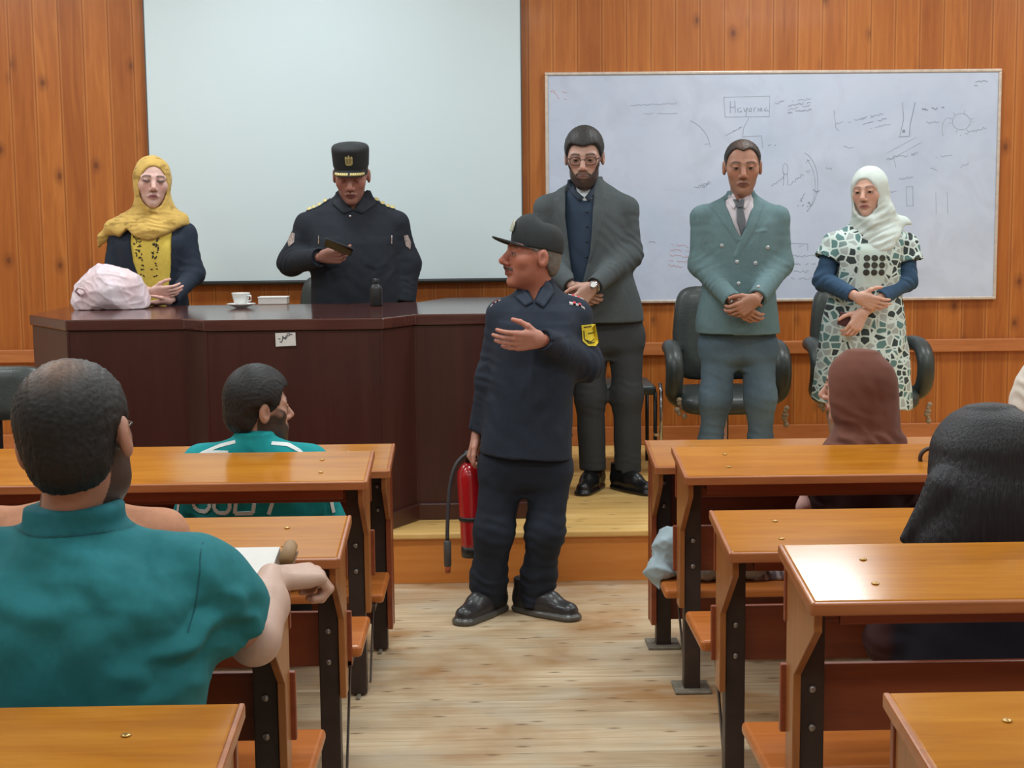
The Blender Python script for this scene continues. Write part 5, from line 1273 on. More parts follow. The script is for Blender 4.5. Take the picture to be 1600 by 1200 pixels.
# ---------------------------------------------------------------- 5 firefighter with the extinguisher
def fireman():
    Y = 5.97; b = at(810, 975, 5.97); rt = person(b.x, Y, 0, 'person in navy work uniform and black cap holding a fire extinguisher, standing in the aisle')
    H = Head(J(833, 402, Y), -75, -6, 0, 1.12, J(841, 466, Y+.02), .054); sk = C(176, 112, 92)
    parts = [H.skin(sk, C(54, 40, 36), C(124, 66, 58), 'open', brow=.6, mous=.8, age=.15, nose=1.15)]
    HR, ER, WR = J(899, 494, Y+.03), J(916, 570, Y+.02), J(848, 531, Y-.24); HL, EL, WL = J(784, 494, Y), J(765, 590, Y+.03), J(747, 672, Y+.06)
    parts.append(hand(WR+[-.008, -.006, .0], (-.97, -.10, -.02), (.35, -.35, 1), False, (.22, .30, .22), 1.10, C(186, 130, 112), fore_dir=ER-WR, fore=.10, tang=.80, tcurl=.2, spread=.10))
    parts.append(hand(WL+[-.004, .0, -.016], (-.25, .0, -1), (-.3, -1, .1), True, (.75, 1.1, .8), 1.06, C(186, 136, 118), fore_dir=EL-WL, fore=.10))
    innerbody(parts, [([J(842, 470, Y+.02), J(836, 560, Y), J(824, 700, Y)], [.10, .12, .12]), ([HL, EL, WL], [.05, .04, .03]), ([HR, ER, WR], [.05, .04, .03]), ([J(786, 735, Y), J(770, 830, Y), J(762, 915, Y)], [.08, .055, .04]), ([J(860, 735, Y), J(850, 830, Y), J(838, 915, Y)], [.08, .055, .04])], c=sk)
    mkmesh('body', parts, M['skin'], rt)
    mkmesh('hair', [H.hairmesh(C(122, 114, 108), .001, 'buzz')], M['hair'], rt)
    o, pk, mt = cap_front(H, rt, 'soft', rgb(34, 38, 40))
    eb = MB(); d = (wpt(H, (0, -1, .3))-wpt(H, (0, 0, 0))).normalized()*.006
    eb.prism([wpt(H, p) for p in ((-.016, -.088, .085), (.016, -.088, .085), (.018, -.084, .108), (.0, -.078, .128), (-.018, -.084, .108))], d); eb.build('cap_badge', plain('pale_badge', rgb(176, 178, 160), .5, .3, var=.4, vs=200), o, bevel=.001)
    uc = C(40, 47, 60)
    st = ST(Y, [(722, 748, 893, .16, 0), (700, 750, 893, .16, 0), (640, 757, 895, .15, 0), (580, 764, 900, .145, -.01), (530, 768, 905, .14, -.01), (505, 770, 908, .13, 0), (484, 780, 902, .11, .01), (472, 796, 884, .092, .02), (460, 806, 874, .080, .025), (448, 812, 868, .072, .03), (437, 814, 866, .069, .03)])
    Yf = Y-.14; vo = XZ([(822, 425), (852, 425), (848, 446), (842, 460), (836, 474), (829, 462), (824, 448)], Yf)
    hem = XZ([(700, 713), (745, 713), (895, 724), (930, 724), (930, 800), (700, 800)], Yf)
    plk = XZ([(836, 470), (842, 470), (826, 720), (819, 720)], Yf); p1 = XZ([(778, 502), (818, 508), (816, 528), (776, 524)], Yf); p2 = XZ([(850, 505), (893, 505), (893, 526), (850, 527)], Yf)
    def ops(F): F.raise_(plk, .003, Y); F.raise_(p1, .004, Y); F.raise_(p2, .004, Y); F.cutpoly(vo, None, Y-.03); F.cutpoly(hem)
    V, Q = garment(st, [[HL, EL, WL], [HR, ER, WR]], [[.060, .052, .040], [.066, .062, .044]], .0058, 2.3, .045, True, ops, [(J(800, 640, Y-.1), (1, 0, 1), .08, .12, .005), (J(870, 620, Y-.1), (1, 0, -.8), .08, .12, .005), (J(850, 560, Y-.1), (1, 0, -.3), .07, .1, .005)], .0026, 51)
    sh = mkmesh('uniform_shirt', [(V, Q, uc)], M['cloth'], rt); B = bvh(V, Q)
    cm = plain('navy_uniform_cloth', rgb(44, 54, 70), .85, var=.1)
    cl = MB(); decal(cl, B, [(856, 440), (863, 446), (868, 458), (850, 482), (837, 473), (847, 455)], Yf, .011); decal(cl, B, [(812, 449), (822, 456), (834, 473), (822, 480), (804, 464)], Yf, .009); cl.build('shirt_collar', cm, sh, smooth=True)
    pc = plain('yellow_patch', rgb(214, 190, 46), .75, var=.12); mb = MB(); sp = [(907, 507), (930, 506), (935, 534), (930, 540), (918, 539), (909, 531)]
    decal(mb, B, sp, Y, .005); pa = mb.build('shoulder_patch', pc, sh)
    bl = MB()
    for pts in ([(911, 510), (926, 509)], [(911, 515), (912, 528), (919, 535), (929, 534)], [(915, 530), (922, 533), (928, 529)], [(918, 520), (928, 519)]): ribbon(bl, B, pts, Y, .0035, .0075)
    bl.build('patch_marks', plain('patch_black', rgb(30, 30, 26), .8), pa)
    wm = plain('white_braid', rgb(206, 196, 196), .7); rm = plain('red_braid', rgb(196, 60, 70), .7)
    for (xa, xb, cc) in ((889, 913, 1), (766, 782, 0)):
        for lay, m_ in ((0, wm), (1, rm)):
            mb = MB()
            rng = [(0, 1)] if lay == 0 else [(.25, .42), (.6, .77)]
            for t0, t1 in rng:
                vs = []
                for lz in (.006+.003*lay, -.003):
                    for t in np.linspace(t0, t1, 4):
                        x_ = at(xa+(xb-xa)*t, 470, Y).x
                        for u in (-.05, .03):
                            h_ = B.ray_cast(Vector((x_, Y+.02+u, 3)), Vector((0, 0, -1)))[0]; vs.append((x_, Y+.02+u, (h_.z if h_ else 1.4)+lz))
                fs = [(i*2, i*2+1, i*2+3, i*2+2) for i in range(3)]+[(8+i*2, 8+i*2+2, 8+i*2+3, 8+i*2+1) for i in range(3)]+[(i*2, i*2+2, 8+i*2+2, 8+i*2) for i in range(3)]+[(i*2+1, 8+i*2+1, 8+i*2+3, i*2+3) for i in range(3)]
                mb.add(vs, fs)
            mb.build('epaulette' if lay == 0 else 'epaulette_stripes', m_, sh)
    lg = [[J(786, 735, Y), J(772, 830, Y-.02), J(763, 905, Y+.02), J(762, 942, Y+.02)], [J(859, 735, Y), J(852, 830, Y-.03), J(842, 900, Y+.02), J(838, 945, Y+.02)]]
    trousers(Y, [(690, 757, 886, .11, 0), (718, 752, 889, .118, 0), (748, 758, 884, .104, 0)], lg, [[.094, .076, .070, .062], [.090, .074, .066, .064]], C(36, 42, 54), rt, seed=15, kf=.0055)
    shoes(rt, [(J(766, 955, Y)[0], Y+.04, -34), (J(832, 955, Y)[0], Y+.04, 48)], C(46, 44, 46), C(84, 80, 74), .31, 0, 1.08)
    # extinguisher
    Yx = Y+.13; t_ = Vector(J(733, 722, Yx)); b_ = Vector(J(742, 868, Yx)); ax_ = (t_-b_).normalized(); L_ = (t_-b_).length
    ex = thing('fire_extinguisher', tuple(b_), 'red fire extinguisher with a black hose held by the person in the navy uniform', 'fire extinguisher')
    mm = ax_.to_track_quat('Z', 'Y').to_matrix(); red = plain('red_enamel', rgb(178, 26, 34), .22, coat=.5, var=.06)
    MB().lathe([(0, .03), (.045, .03), (.054, .045), (.055, .06), (.055, L_-.07), (.050, L_-.035), (.034, L_-.012), (.018, L_), (.0, L_)], b_, 36, mm).build('cylinder', red, ex, smooth=True)
    MB().lathe([(.050, 0), (.056, 0), (.057, .025), (.055, .045), (.051, .045), (.050, 0)], b_, 32, mm).build('base_ring', M['black'], ex, smooth=True)
    MB().lathe([(.0555, .155), (.059, .156), (.059, .172), (.0555, .173)], b_, 32, mm).build('hose_strap', M['black'], ex, smooth=True)
    MB().lathe([(0, L_-.005), (.016, L_-.005), (.017, L_+.02), (.022, L_+.022), (.022, L_+.042), (.012, L_+.05), (0, L_+.05)], b_, 20, mm).build('valve', M['black'], ex, smooth=True)
    tv = b_+ax_*(L_+.035); lv = MB(); lv.tube([tv, tv+Vector((.02, -.05, .012)), tv+Vector((.03, -.10, .0))], [.010, .009, .007], 8, flat=.5); lv.tube([tv+Vector((0, 0, .015)), tv+Vector((.02, -.05, .04)), tv+Vector((.035, -.11, .035))], [.009, .008, .006], 8, flat=.5); lv.build('squeeze_handle', M['black'], ex, smooth=True)
    MB().lathe([(.0, .0), (.013, .0), (.013, .014), (0, .016)], tv+Vector((.01, -.022, -.0)), 16, Vector((.2, -1, .1)).normalized().to_track_quat('Z', 'Y').to_matrix()).build('pressure_gauge', M['chrome'], ex, smooth=True)
    hp = [(737, 708), (724, 712), (713, 724), (706, 742), (702, 765), (700, 795), (699, 825), (699, 845)]; P_ = [Vector(J(x, y, Yx-.02-.01*i)) for i, (x, y) in enumerate(hp)]
    sp_ = []
    for i in range(len(P_)-1):
        for t in np.linspace(0, 1, 4)[:-1]: sp_.append(P_[i].lerp(P_[i+1], t))
    sp_.append(P_[-1])
    for _ in range(2): sp_ = [sp_[0]]+[(sp_[i-1]+sp_[i]*2+sp_[i+1])/4 for i in range(1, len(sp_)-1)]+[sp_[-1]]
    MB().tube(sp_, .0085, 10).build('hose', plain('hose_rubber', rgb(58, 54, 56), .5), ex, smooth=True)
    e_ = P_[-1]; nz = MB().tube([e_+Vector((0, 0, .002)), e_+Vector((0, 0, -.004)), e_+Vector((0, 0, -.105)), e_+Vector((0, 0, -.11))], [.010, .016, .0155, .012], 14).build('nozzle', plain('grey_nozzle', rgb(72, 68, 66), .5), ex, smooth=True)
    MB().tube([e_+Vector((0, 0, -.10)), e_+Vector((0, 0, -.135))], [.0135, .012], 14).build('nozzle_tip', plain('orange_tip', rgb(178, 84, 44), .5), nz, smooth=True)
fireman()
# ---------------------------------------------------------------- 6 woman in the white headscarf
def mosaic_mat():
    t = NT('mosaic_print_cloth'); v = t.coords((1, .35, 1))
    nz = t.n('ShaderNodeTexNoise'); nz.inputs['Scale'].default_value = 9; t.l(v, nz.inputs['Vector'])
    add = t.n('ShaderNodeVectorMath', operation='MULTIPLY_ADD'); t.l(nz.outputs['Color'], add.inputs[0]); add.inputs[1].default_value = (.03, .03, .03); t.l(v, add.inputs[2])
    a = t.n('ShaderNodeTexVoronoi', feature='DISTANCE_TO_EDGE'); b = t.n('ShaderNodeTexVoronoi')
    for q in (a, b): q.inputs['Scale'].default_value = 27; q.inputs['Randomness'].default_value = .85; t.l(add.outputs[0], q.inputs['Vector'])
    sp = t.n('ShaderNodeSeparateXYZ'); t.l(b.outputs['Color'], sp.inputs[0])
    cc = t.ramp(sp.outputs[0], [(.0, rgb(58, 66, 66)), (.32, rgb(84, 104, 102)), (.33, rgb(96, 128, 126)), (.62, rgb(122, 142, 138)), (.63, rgb(166, 172, 168)), (1, rgb(150, 156, 152))])
    cc.node.color_ramp.interpolation = 'CONSTANT'
    m_ = t.ramp(a.outputs['Distance'], [(.085, (1, 1, 1, 1)), (.115, (0, 0, 0, 1))])
    c = t.mix(m_, cc, rgb(204, 216, 210))
    at_ = t.n('ShaderNodeAttribute'); at_.attribute_name = 'Col'; s2 = t.n('ShaderNodeSeparateXYZ'); t.l(at_.outputs['Vector'], s2.inputs[0])
    c = t.mix(s2.outputs[0], c, rgb(200, 214, 206)); t.base(c); return t.set(.85, 0, 0, .3)
M['mosaic'] = mosaic_mat()
def white_woman():
    Y = 7.5; b = at(1350, 600, Y); rt = person(b.x, Y, ZS, 'person in a white headscarf and white dress with a grey mosaic print over blue sleeves')
    H = Head(J(1358, 301, Y-.02), -32, 4, -3, 1.02, J(1362, 365, Y+.02), .05); sk = C(210, 164, 144)
    parts = [H.skin(sk, C(72, 50, 42), C(160, 94, 90), 'open', brow=.7, ears=False, fem=1)]
    HL, EL, WL = J(1303, 383, Y), J(1287, 438, Y-.03), J(1340, 465, Y-.27); HR, ER, WR = J(1416, 384, Y), J(1416, 438, Y-.03), J(1350, 484, Y-.24)
    parts.append(hand(WL+[.0, -.01, -.0], (.88, -.05, -.30), (.5, -.4, .8), True, (.22, .30, .25), 1.0, sk, fore_dir=EL-WL, fore=.11, fore_r=.03, tang=.9))
    parts.append(hand(WR+[-.008, -.015, -.012], (-.52, -.15, -.84), (-.9, -.3, .4), False, (.45, .7, .5), 1.0, sk, fore_dir=ER-WR, fore=.12, fore_r=.03, tang=.9))
    innerbody(parts, [([J(1362, 368, Y+.02), J(1356, 430, Y), J(1350, 520, Y)], [.09, .11, .13]), ([HL, EL, WL], [.045, .036, .026]), ([HR, ER, WR], [.045, .036, .026]), ([J(1322, 560, Y), J(1318, 640, Y), J(1318, 745, Y)], [.08, .055, .04]), ([J(1378, 560, Y), J(1380, 640, Y), J(1382, 745, Y)], [.08, .055, .04])], c=sk)
    mkmesh('body', parts, M['skin'], rt)
    st = ST(Y, [(642, 1268, 1424, .20, 0), (600, 1272, 1421, .195, 0), (540, 1280, 1416, .185, 0), (495, 1288, 1412, .17, 0), (460, 1296, 1408, .145, -.01), (420, 1298, 1406, .15, -.02), (390, 1298, 1410, .145, -.02), (368, 1304, 1414, .12, .0), (352, 1325, 1398, .09, .02), (342, 1338, 1386, .07, .03)])
    hem = XZ([(1200, 626), (1268, 628), (1424, 641), (1480, 641), (1480, 700), (1200, 700)], Y-.1)
    SL, SR = HL+(EL-HL)*.42+[-.012, 0, 0], HR+(ER-HR)*.46+[.014, 0, 0]
    V, Q = garment(st, [[HL, SL], [HR, SR]], [[.058, .072], [.058, .074]], .006, 2.3, .04, True, lambda F: F.cutpoly(hem), [(J(1320, 560, Y-.1), (1, 0, .1), .10, .2, .006), (J(1390, 560, Y-.1), (1, 0, -.1), .09, .2, .006), (J(1350, 430, Y-.1), (1, 0, .5), .06, .08, .003)], .003, 61, armfold=0)
    yoke = XZ([(1344, 380), (1386, 378), (1382, 440), (1372, 452), (1340, 448), (1336, 440)], Y-.15)
    m_ = np.clip(-polysd(V[:, 0], V[:, 2], yoke)/.006, 0, 1)*(V[:, 1] < Y); Cc = np.stack([m_]*3, 1)
    dr = mkmesh('printed_dress', [(V, Q, Cc)], M['mosaic'], rt); B = bvh(V, Q)
    dm = plain('dark_sequin_disc', rgb(70, 70, 64), .35, .3, var=.3, vs=100)
    for i in range(3):
        for j in range(3):
            mb = MB(); x, y = 1353+12.0*i+j*-.5, 403+11.2*j; pts = [(x+5*math.cos(a), y+4.9*math.sin(a)) for a in np.linspace(0, 2*PI, 17)[:-1]]; decal(mb, B, pts, Y-.15, .003, rings=(0, .6, 1)); mb.build('dress_disc', dm, dr)
    V, Q = garment([], [[HL, EL, HL*0+WL+(EL-WL)*.12], [HR, ER, WR+(ER-WR)*.38]], [[.050, .050, .037], [.050, .052, .042]], .0058, 2.3, .03, True, None, None, .0012, 63)
    mkmesh('blue_undersleeves', [(V, Q, C(58, 84, 112))], M['cloth'], rt)
    def dops(F): F.cutpoly(XZ([(1280, 372), (1318, 362), (1332, 378), (1350, 392), (1372, 396), (1392, 388), (1404, 372), (1420, 352), (1480, 350), (1480, 520), (1280, 520)], Y-.1), None, None, .01)
    drp = ST(Y, [(398, 1336, 1398, .135, -.03), (382, 1332, 1404, .135, -.03), (366, 1328, 1410, .13, -.015), (350, 1328, 1406, .115, 0), (336, 1332, 1400, .105, .0), (320, 1336, 1394, .095, .0), (304, 1346, 1384, .06, .0)])
    V = hood(H, drp, .04, dops, [(J(1362, 360, Y-.1), (-.4, .2, 1), .034, .10, .006), (J(1372, 330, Y-.1), (-.6, .2, .8), .03, .07, .004), (J(1370, 385, Y-.1), (-.3, .2, 1), .035, .07, .004)], .0022, 8, (.060, .092, -.022), extra=[([J(1384, 350, Y-.02), J(1410, 352, Y), J(1424, 358, Y+.03)], [.05, .04, .02]), ([J(1340, 330, Y-.06), J(1362, 348, Y-.11), J(1388, 330, Y-.06)], [.022, .028, .026])], c=C(204, 212, 206))
    mkmesh('headscarf', [V], M['scarf'], rt)
    trousers(Y, [(560, 1296, 1404, .13, 0), (600, 1292, 1408, .13, 0)], [[J(1318, 600, Y), J(1318, 650, Y), J(1316, 748, Y)], [J(1380, 600, Y), J(1380, 650, Y), J(1384, 748, Y)]], [[.085, .070, .072]]*2, C(176, 148, 138), rt)
    a = J(1318, 760, Y); c_ = J(1380, 760, Y); shoes(rt, [(a[0], Y+.02, -15), (c_[0], Y+.02, 10)], C(60, 50, 46), C(40, 36, 34), .24)
    d = (WR-ER)/np.linalg.norm(WR-ER); c0 = Vector(WR-d*.025); u = Vector(d).cross(Vector((0, 0, 1))).normalized(); v = u.cross(Vector(d))
    q_ = Vector((-.1, -.95, .3)).normalized().to_track_quat('Z', 'Y').to_matrix(); wm = plain('rose_gold', rgb(206, 160, 140), .25, .8)
    w0 = MB().lathe([(0, 0), (.016, 0), (.017, .003), (.016, .007), (.0, .007)], c0+Vector((-.002, -.034, .012)), 24, q_).build('watch_case', wm, rt, smooth=True)
    MB().tube([c0+(u*math.cos(k*PI/12)*.030+v*math.sin(k*PI/12)*.030) for k in range(25)], .006, 8, flat=.5, up=tuple(d)).build('watch_band', wm, w0, smooth=True)
    wl = MB(); c0 = Vector(J(1328, 501, Y-.245)); R_ = Matrix.Rotation(.25, 4, 'Y'); R_.translation = c0
    o = wl.box(-.058, .050, -.008, .008, -.034, .034, R_).build('wallet', plain('dark_red_leather', rgb(74, 34, 36), .5), None, bevel=.006, loc=tuple(c0)); tag(o, 'dark red wallet held low by the woman in the white headscarf', 'wallet')
white_woman()
# ---------------------------------------------------------------- 7 young man in the turquoise track jacket
def seated_legs(Y, xs, zs, yaway, r=.075):
    return [[np.array([x, Y, zs+.10]), np.array([x, Y+yaway, zs+.09]), np.array([x, Y+yaway+.02, .10])] for x in xs]
def seated_trousers(parent, Y, xs, zs, c, fwd=.33, r=(.085, .068, .058)):
    lg = seated_legs(Y, xs, zs, fwd)
    V, Q = garment([], lg, [list(r)]*2, .009, ka=.05, cuff=False, ops=lambda F: F.ell((sum(xs)/2, Y, zs+.11), (.17, .12, .10), .05), armfold=0)
    mkmesh('trousers', [(V, Q, c)], M['cloth'], parent)
    for x in xs: mkmesh('shoe', [shoe((x, Y+fwd+.04), PI, C(60, 60, 62), C(150, 150, 148), .27, 1, .002)], M['shoe'], parent)
def young_man():
    Y = 5.145; b = at(402, 850, Y); rt = person(b.x, Y, 0, 'person with short black hair and beard in a turquoise track jacket, seen from behind')
    H = Head(J(404, 641, Y+.02), 122, 0, 0, 1.08, J(399, 694, Y+.005), .052); sk = C(176, 132, 112); hc = C(30, 27, 28)
    parts = [H.skin(sk, hc, C(140, 84, 76), 'open', beard=.9, brow=1)]
    HL, EL, WL = J(316, 727, Y), J(296, 815, Y+.05), J(330, 815, Y+.30); HR, ER, WR = J(484, 727, Y), J(512, 815, Y+.05), J(480, 815, Y+.30)
    parts.append(hand(WL, (.6, .8, 0), (.3, 0, 1), False, (.2, .3, .2), 1.0, sk, fore_dir=EL-WL)); parts.append(hand(WR, (-.6, .8, 0), (-.3, 0, 1), True, (.2, .3, .2), 1.0, sk, fore_dir=ER-WR))
    innerbody(parts, [([J(398, 700, Y), J(400, 790, Y), np.array([b.x, Y, .48])], [.10, .12, .12]), ([HL, EL, WL], [.045, .038, .028]), ([HR, ER, WR], [.045, .038, .028])], c=sk)
    mkmesh('body', parts, M['skin'], rt)
    mkmesh('hair', [H.hairmesh(hc, .016, 'short', top=.016)], M['hair'], rt)
    tc = C(26, 150, 154)
    st = ST(Y, [(905, 318, 486, 0.104, .0), (860, 312, 494, 0.104, .0), (800, 308, 500, 0.100, .0), (760, 312, 494, 0.100, 0), (725, 318, 484, 0.092, 0), (706, 334, 464, 0.080, 0), (694, 354, 442, 0.068, -.005), (685, 366, 430, 0.060, -.012), (674, 368, 427, 0.058, -.014)])
    V, Q = garment(st, [[HL, EL, WL], [HR, ER, WR]], [[.066, .058, .04], [.066, .058, .04]], .006, 2.3, .045, True, None, [(J(370, 720, Y-.1), (1, 0, 1), .05, .09, .003), (J(440, 730, Y-.1), (-1, 0, 1), .05, .09, .003)], .0025, 71)
    jk = mkmesh('track_jacket', [(V, Q, tc)], M['cloth'], rt); B = bvh(V, Q); wm = plain('white_stripe', rgb(226, 232, 230), .8, var=.03)
    for pts in ([(372, 686), (345, 694), (320, 704), (300, 718), (288, 740), (281, 770), (277, 805)], [(428, 688), (452, 692), (470, 700), (490, 716), (505, 738), (516, 770), (522, 800)]):
        mb = MB(); ribbon(mb, B, pts, Y, .010, .003); mb.build('sleeve_stripe', wm, jk)
    mb = MB(); ribbon(mb, B, [(322, 704), (362, 703)], Y, .016, .003); mb.build('back_band', wm, jk)
    for k, pts in enumerate(([(306, 788), (314, 794), (326, 794), (333, 787), (333, 765), (326, 757), (314, 757), (306, 765), (306, 788)], [(341, 788), (348, 794), (360, 794), (366, 787), (366, 765), (360, 757), (348, 757), (341, 765), (341, 788)],
                             [(378, 757), (374, 794), (402, 793), (404, 778)], [(412, 758), (438, 757), (426, 795)])):
        mb = MB(); ribbon(mb, B, pts, Y, .013, .003); mb.build('back_lettering', wm, jk)
    seated_trousers(rt, Y, (b.x-.1, b.x+.1), .34, C(40, 44, 52), fwd=.2)
young_man()
# ---------------------------------------------------------------- 8 man in the teal shirt (nearest)
def teal_man():
    Y = 2.64; b = at(120, 1100, Y); rt = person(b.x, Y, 0, 'nearest person at bottom left, thinning dark hair and teal shirt, seen from behind')
    H = Head(J(120, 688, Y), 177, -2, 7, 1.17, J(116, 806, Y+.012), .058); sk = C(176, 126, 106)
    parts = [H.skin(sk, C(30, 26, 26), C(130, 80, 72), 'open', beard=.9, brow=1)]
    HR, ER, WR = J(294, 912, Y+.02), J(398, 1000, Y+.16), J(444, 912, Y+.47); HL, EL, WL = J(-75, 900, Y+.02), J(-150, 1040, Y+.1), J(-90, 1010, Y+.4)
    fs = C(196, 164, 148)
    hp = J(424, 902, 3.04)
    parts.append(hand(hp, (.62, .42, -.06), (-.5, .8, .12), True, (.85, 1.35, .9), 1.2, fs, fore_dir=ER-hp, fore=.12, fore_r=.036, tang=.45, tcurl=.9))
    parts.append(hand(WL, (.6, .8, 0), (.3, 0, 1), False, (.2, .3, .2), 1.05, fs, fore_dir=EL-WL))
    F = Fld(np.minimum(ER, hp)-.12, np.maximum(ER, hp)+.12, .005); F.chain([ER, ER*.45+hp*.55, hp], [.052, .046, .030], .03); V, Q = F.mesh(); parts.append((V, Q, fs))
    innerbody(parts, [([J(116, 810, Y), J(120, 900, Y), np.array([b.x, Y, .50])], [.13, .16, .16]), ([HL, EL, WL], [.055, .045, .035]), ([HR, ER], [.055, .048])], c=sk)
    mkmesh('body', parts, M['skin'], rt)
    mkmesh('hair', [H.hairmesh(C(26, 24, 25), .007, 'short', top=.0, bald=((.0, .045, .125), (.040, .045, .035), C(140, 112, 96), .95), h=.0038)], M['hair'], rt)
    glasses(H, rt, rgb(34, 26, 26))
    tc = C(42, 122, 130)
    st = ST(Y, [(1130, -62, 318, .16, .0), (1060, -75, 330, .165, .0), (980, -78, 335, .165, -.0), (920, -70, 330, .155, 0), (880, -40, 300, .135, 0), (852, 0, 245, .11, 0), (832, 28, 208, .09, 0), (815, 36, 194, .078, 0), (800, 38, 191, .075, .0), (786, 40, 189, .074, .0)])
    SL, SR = HL+(EL-HL)*.75, HR+(ER-HR)*.64
    V, Q = garment(st, [[HL, SL], [HR, (HR+SR)/2+[.0, 0, .01], SR]], [[.078, .085], [.080, .080, .080]], .0062, 2.3, .06, True, None,
                   [(J(310, 1010, Y-.1), (-.5, 0, 1), .08, .12, .016), (J(290, 930, Y-.12), (.7, 0, 1), .10, .13, .012), (J(90, 900, Y-.14), (.6, 0, 1), .12, .16, .012), (J(140, 1040, Y-.14), (.9, 0, .5), .13, .16, .013), (J(200, 860, Y-.1), (.6, 0, 1), .09, .14, .008), (J(365, 960, Y), (1, 0, .6), .07, .09, .009)], .005, 81, armfold=0, yoke=.085, yr=.062)
    cb = 1-np.clip(np.abs((V[:, 2]-at(110, 822, Y).z))/.0035, 0, 1); Cc = np.tile(tc, (len(V), 1))*(1-.5*cb[:, None])
    band = (V[:, 2] > at(110, 820, Y).z); Cc = np.where(band[:, None], C(36, 108, 118)[None], Cc)
    jk = mkmesh('teal_shirt', [(V, Q, Cc)], M['cloth'], rt); B = bvh(V, Q)
    sm = plain('seam_thread', rgb(24, 86, 94), .9)
    for pts in ([(38, 821), (80, 823), (140, 823), (190, 820)], [(318, 846), (322, 880), (318, 925), (310, 965)]):
        mb = MB(); ribbon(mb, B, pts, Y, .0022, .0012); mb.build('seam', sm, jk)
    seated_trousers(rt, Y-.02, (b.x-.12, b.x+.12), .41, C(22, 96, 100), fwd=.36, r=(.10, .08, .07))
    # open notebook under the hand
    X0, zt, Yb, Yf = BZ[(-1, 3)]
    nb = thing('notebook', (hp[0]-.15, 3.1, zt-.03), 'open white notebook in a brown cover under the hand of the teal-shirted person', 'notebook')
    sl = .045/.33; R_ = Matrix.Rotation(math.atan(sl), 4, 'X'); e = at(470, 860, Yb-.015)
    R_.translation = Vector((e.x-.16, Yb-.16, zt-(.16)*sl+.004))
    MB().box(-.22, .155, -.145, .145, 0, .004, R_).build('cover', plain('brown_cover', rgb(120, 86, 56), .6), nb, bevel=.001)
    MB().box(-.215, .115, -.14, .14, .004, .016, R_).build('pages', M['paper'], nb, bevel=.001)
    MB().tube([R_ @ Vector((.138, .06, .016)), R_ @ Vector((.138, .142, .016))], .016, 14).build('rolled_spine', plain('tan_cover', rgb(150, 118, 80), .6), nb, smooth=True)
teal_man()
# ---------------------------------------------------------------- 9 person in a peach top
def peach_person():
    Y = 3.52; b = at(118, 900, Y); rt = person(b.x, Y, 0, 'person in a peach top, mostly hidden behind the person in the teal shirt')
    H = Head(J(124, 690, Y), 176, 4, 0, .98, J(120, 765, Y), .05); sk = C(170, 124, 104); parts = [H.skin(sk, C(40, 30, 28), C(150, 90, 80))]
    HL, EL, WL = J(-18, 838, Y), J(-40, 930, Y+.06), J(40, 930, Y+.3); HR, ER, WR = J(252, 838, Y), J(276, 930, Y+.06), J(200, 930, Y+.3)
    parts.append(hand(WL, (.6, .8, 0), (.3, 0, 1), False, (.2, .3, .2), .95, sk, fore_dir=EL-WL)); parts.append(hand(WR, (-.6, .8, 0), (-.3, 0, 1), True, (.2, .3, .2), .95, sk, fore_dir=ER-WR))
    innerbody(parts, [([J(120, 770, Y), J(120, 850, Y), np.array([b.x, Y, .46])], [.09, .11, .12]), ([HL, EL, WL], [.04, .035, .026]), ([HR, ER, WR], [.04, .035, .026])], c=sk)
    mkmesh('body', parts, M['skin'], rt); mkmesh('hair', [H.hairmesh(C(36, 30, 28), .008, 'short', top=.006)], M['hair'], rt)
    st = ST(Y, [(1110, 0, 240, .13, 0), (1000, -10, 248, .13, 0), (900, -20, 254, .125, 0), (850, -18, 250, .115, 0), (820, 5, 228, .10, 0), (800, 42, 192, .085, 0), (786, 72, 168, .068, 0), (776, 80, 160, .062, 0)])
    V, Q = garment(st, [[HL, EL, WL], [HR, ER, WR]], [[.060, .052, .038]]*2, .008, 2.3, .05, True, None, None, .003, 91, yoke=.045); mkmesh('peach_top', [(V, Q, C(196, 140, 110))], M['cloth'], rt)
    seated_trousers(rt, Y, (b.x-.1, b.x+.1), .37, C(70, 66, 70), fwd=.28)
peach_person()
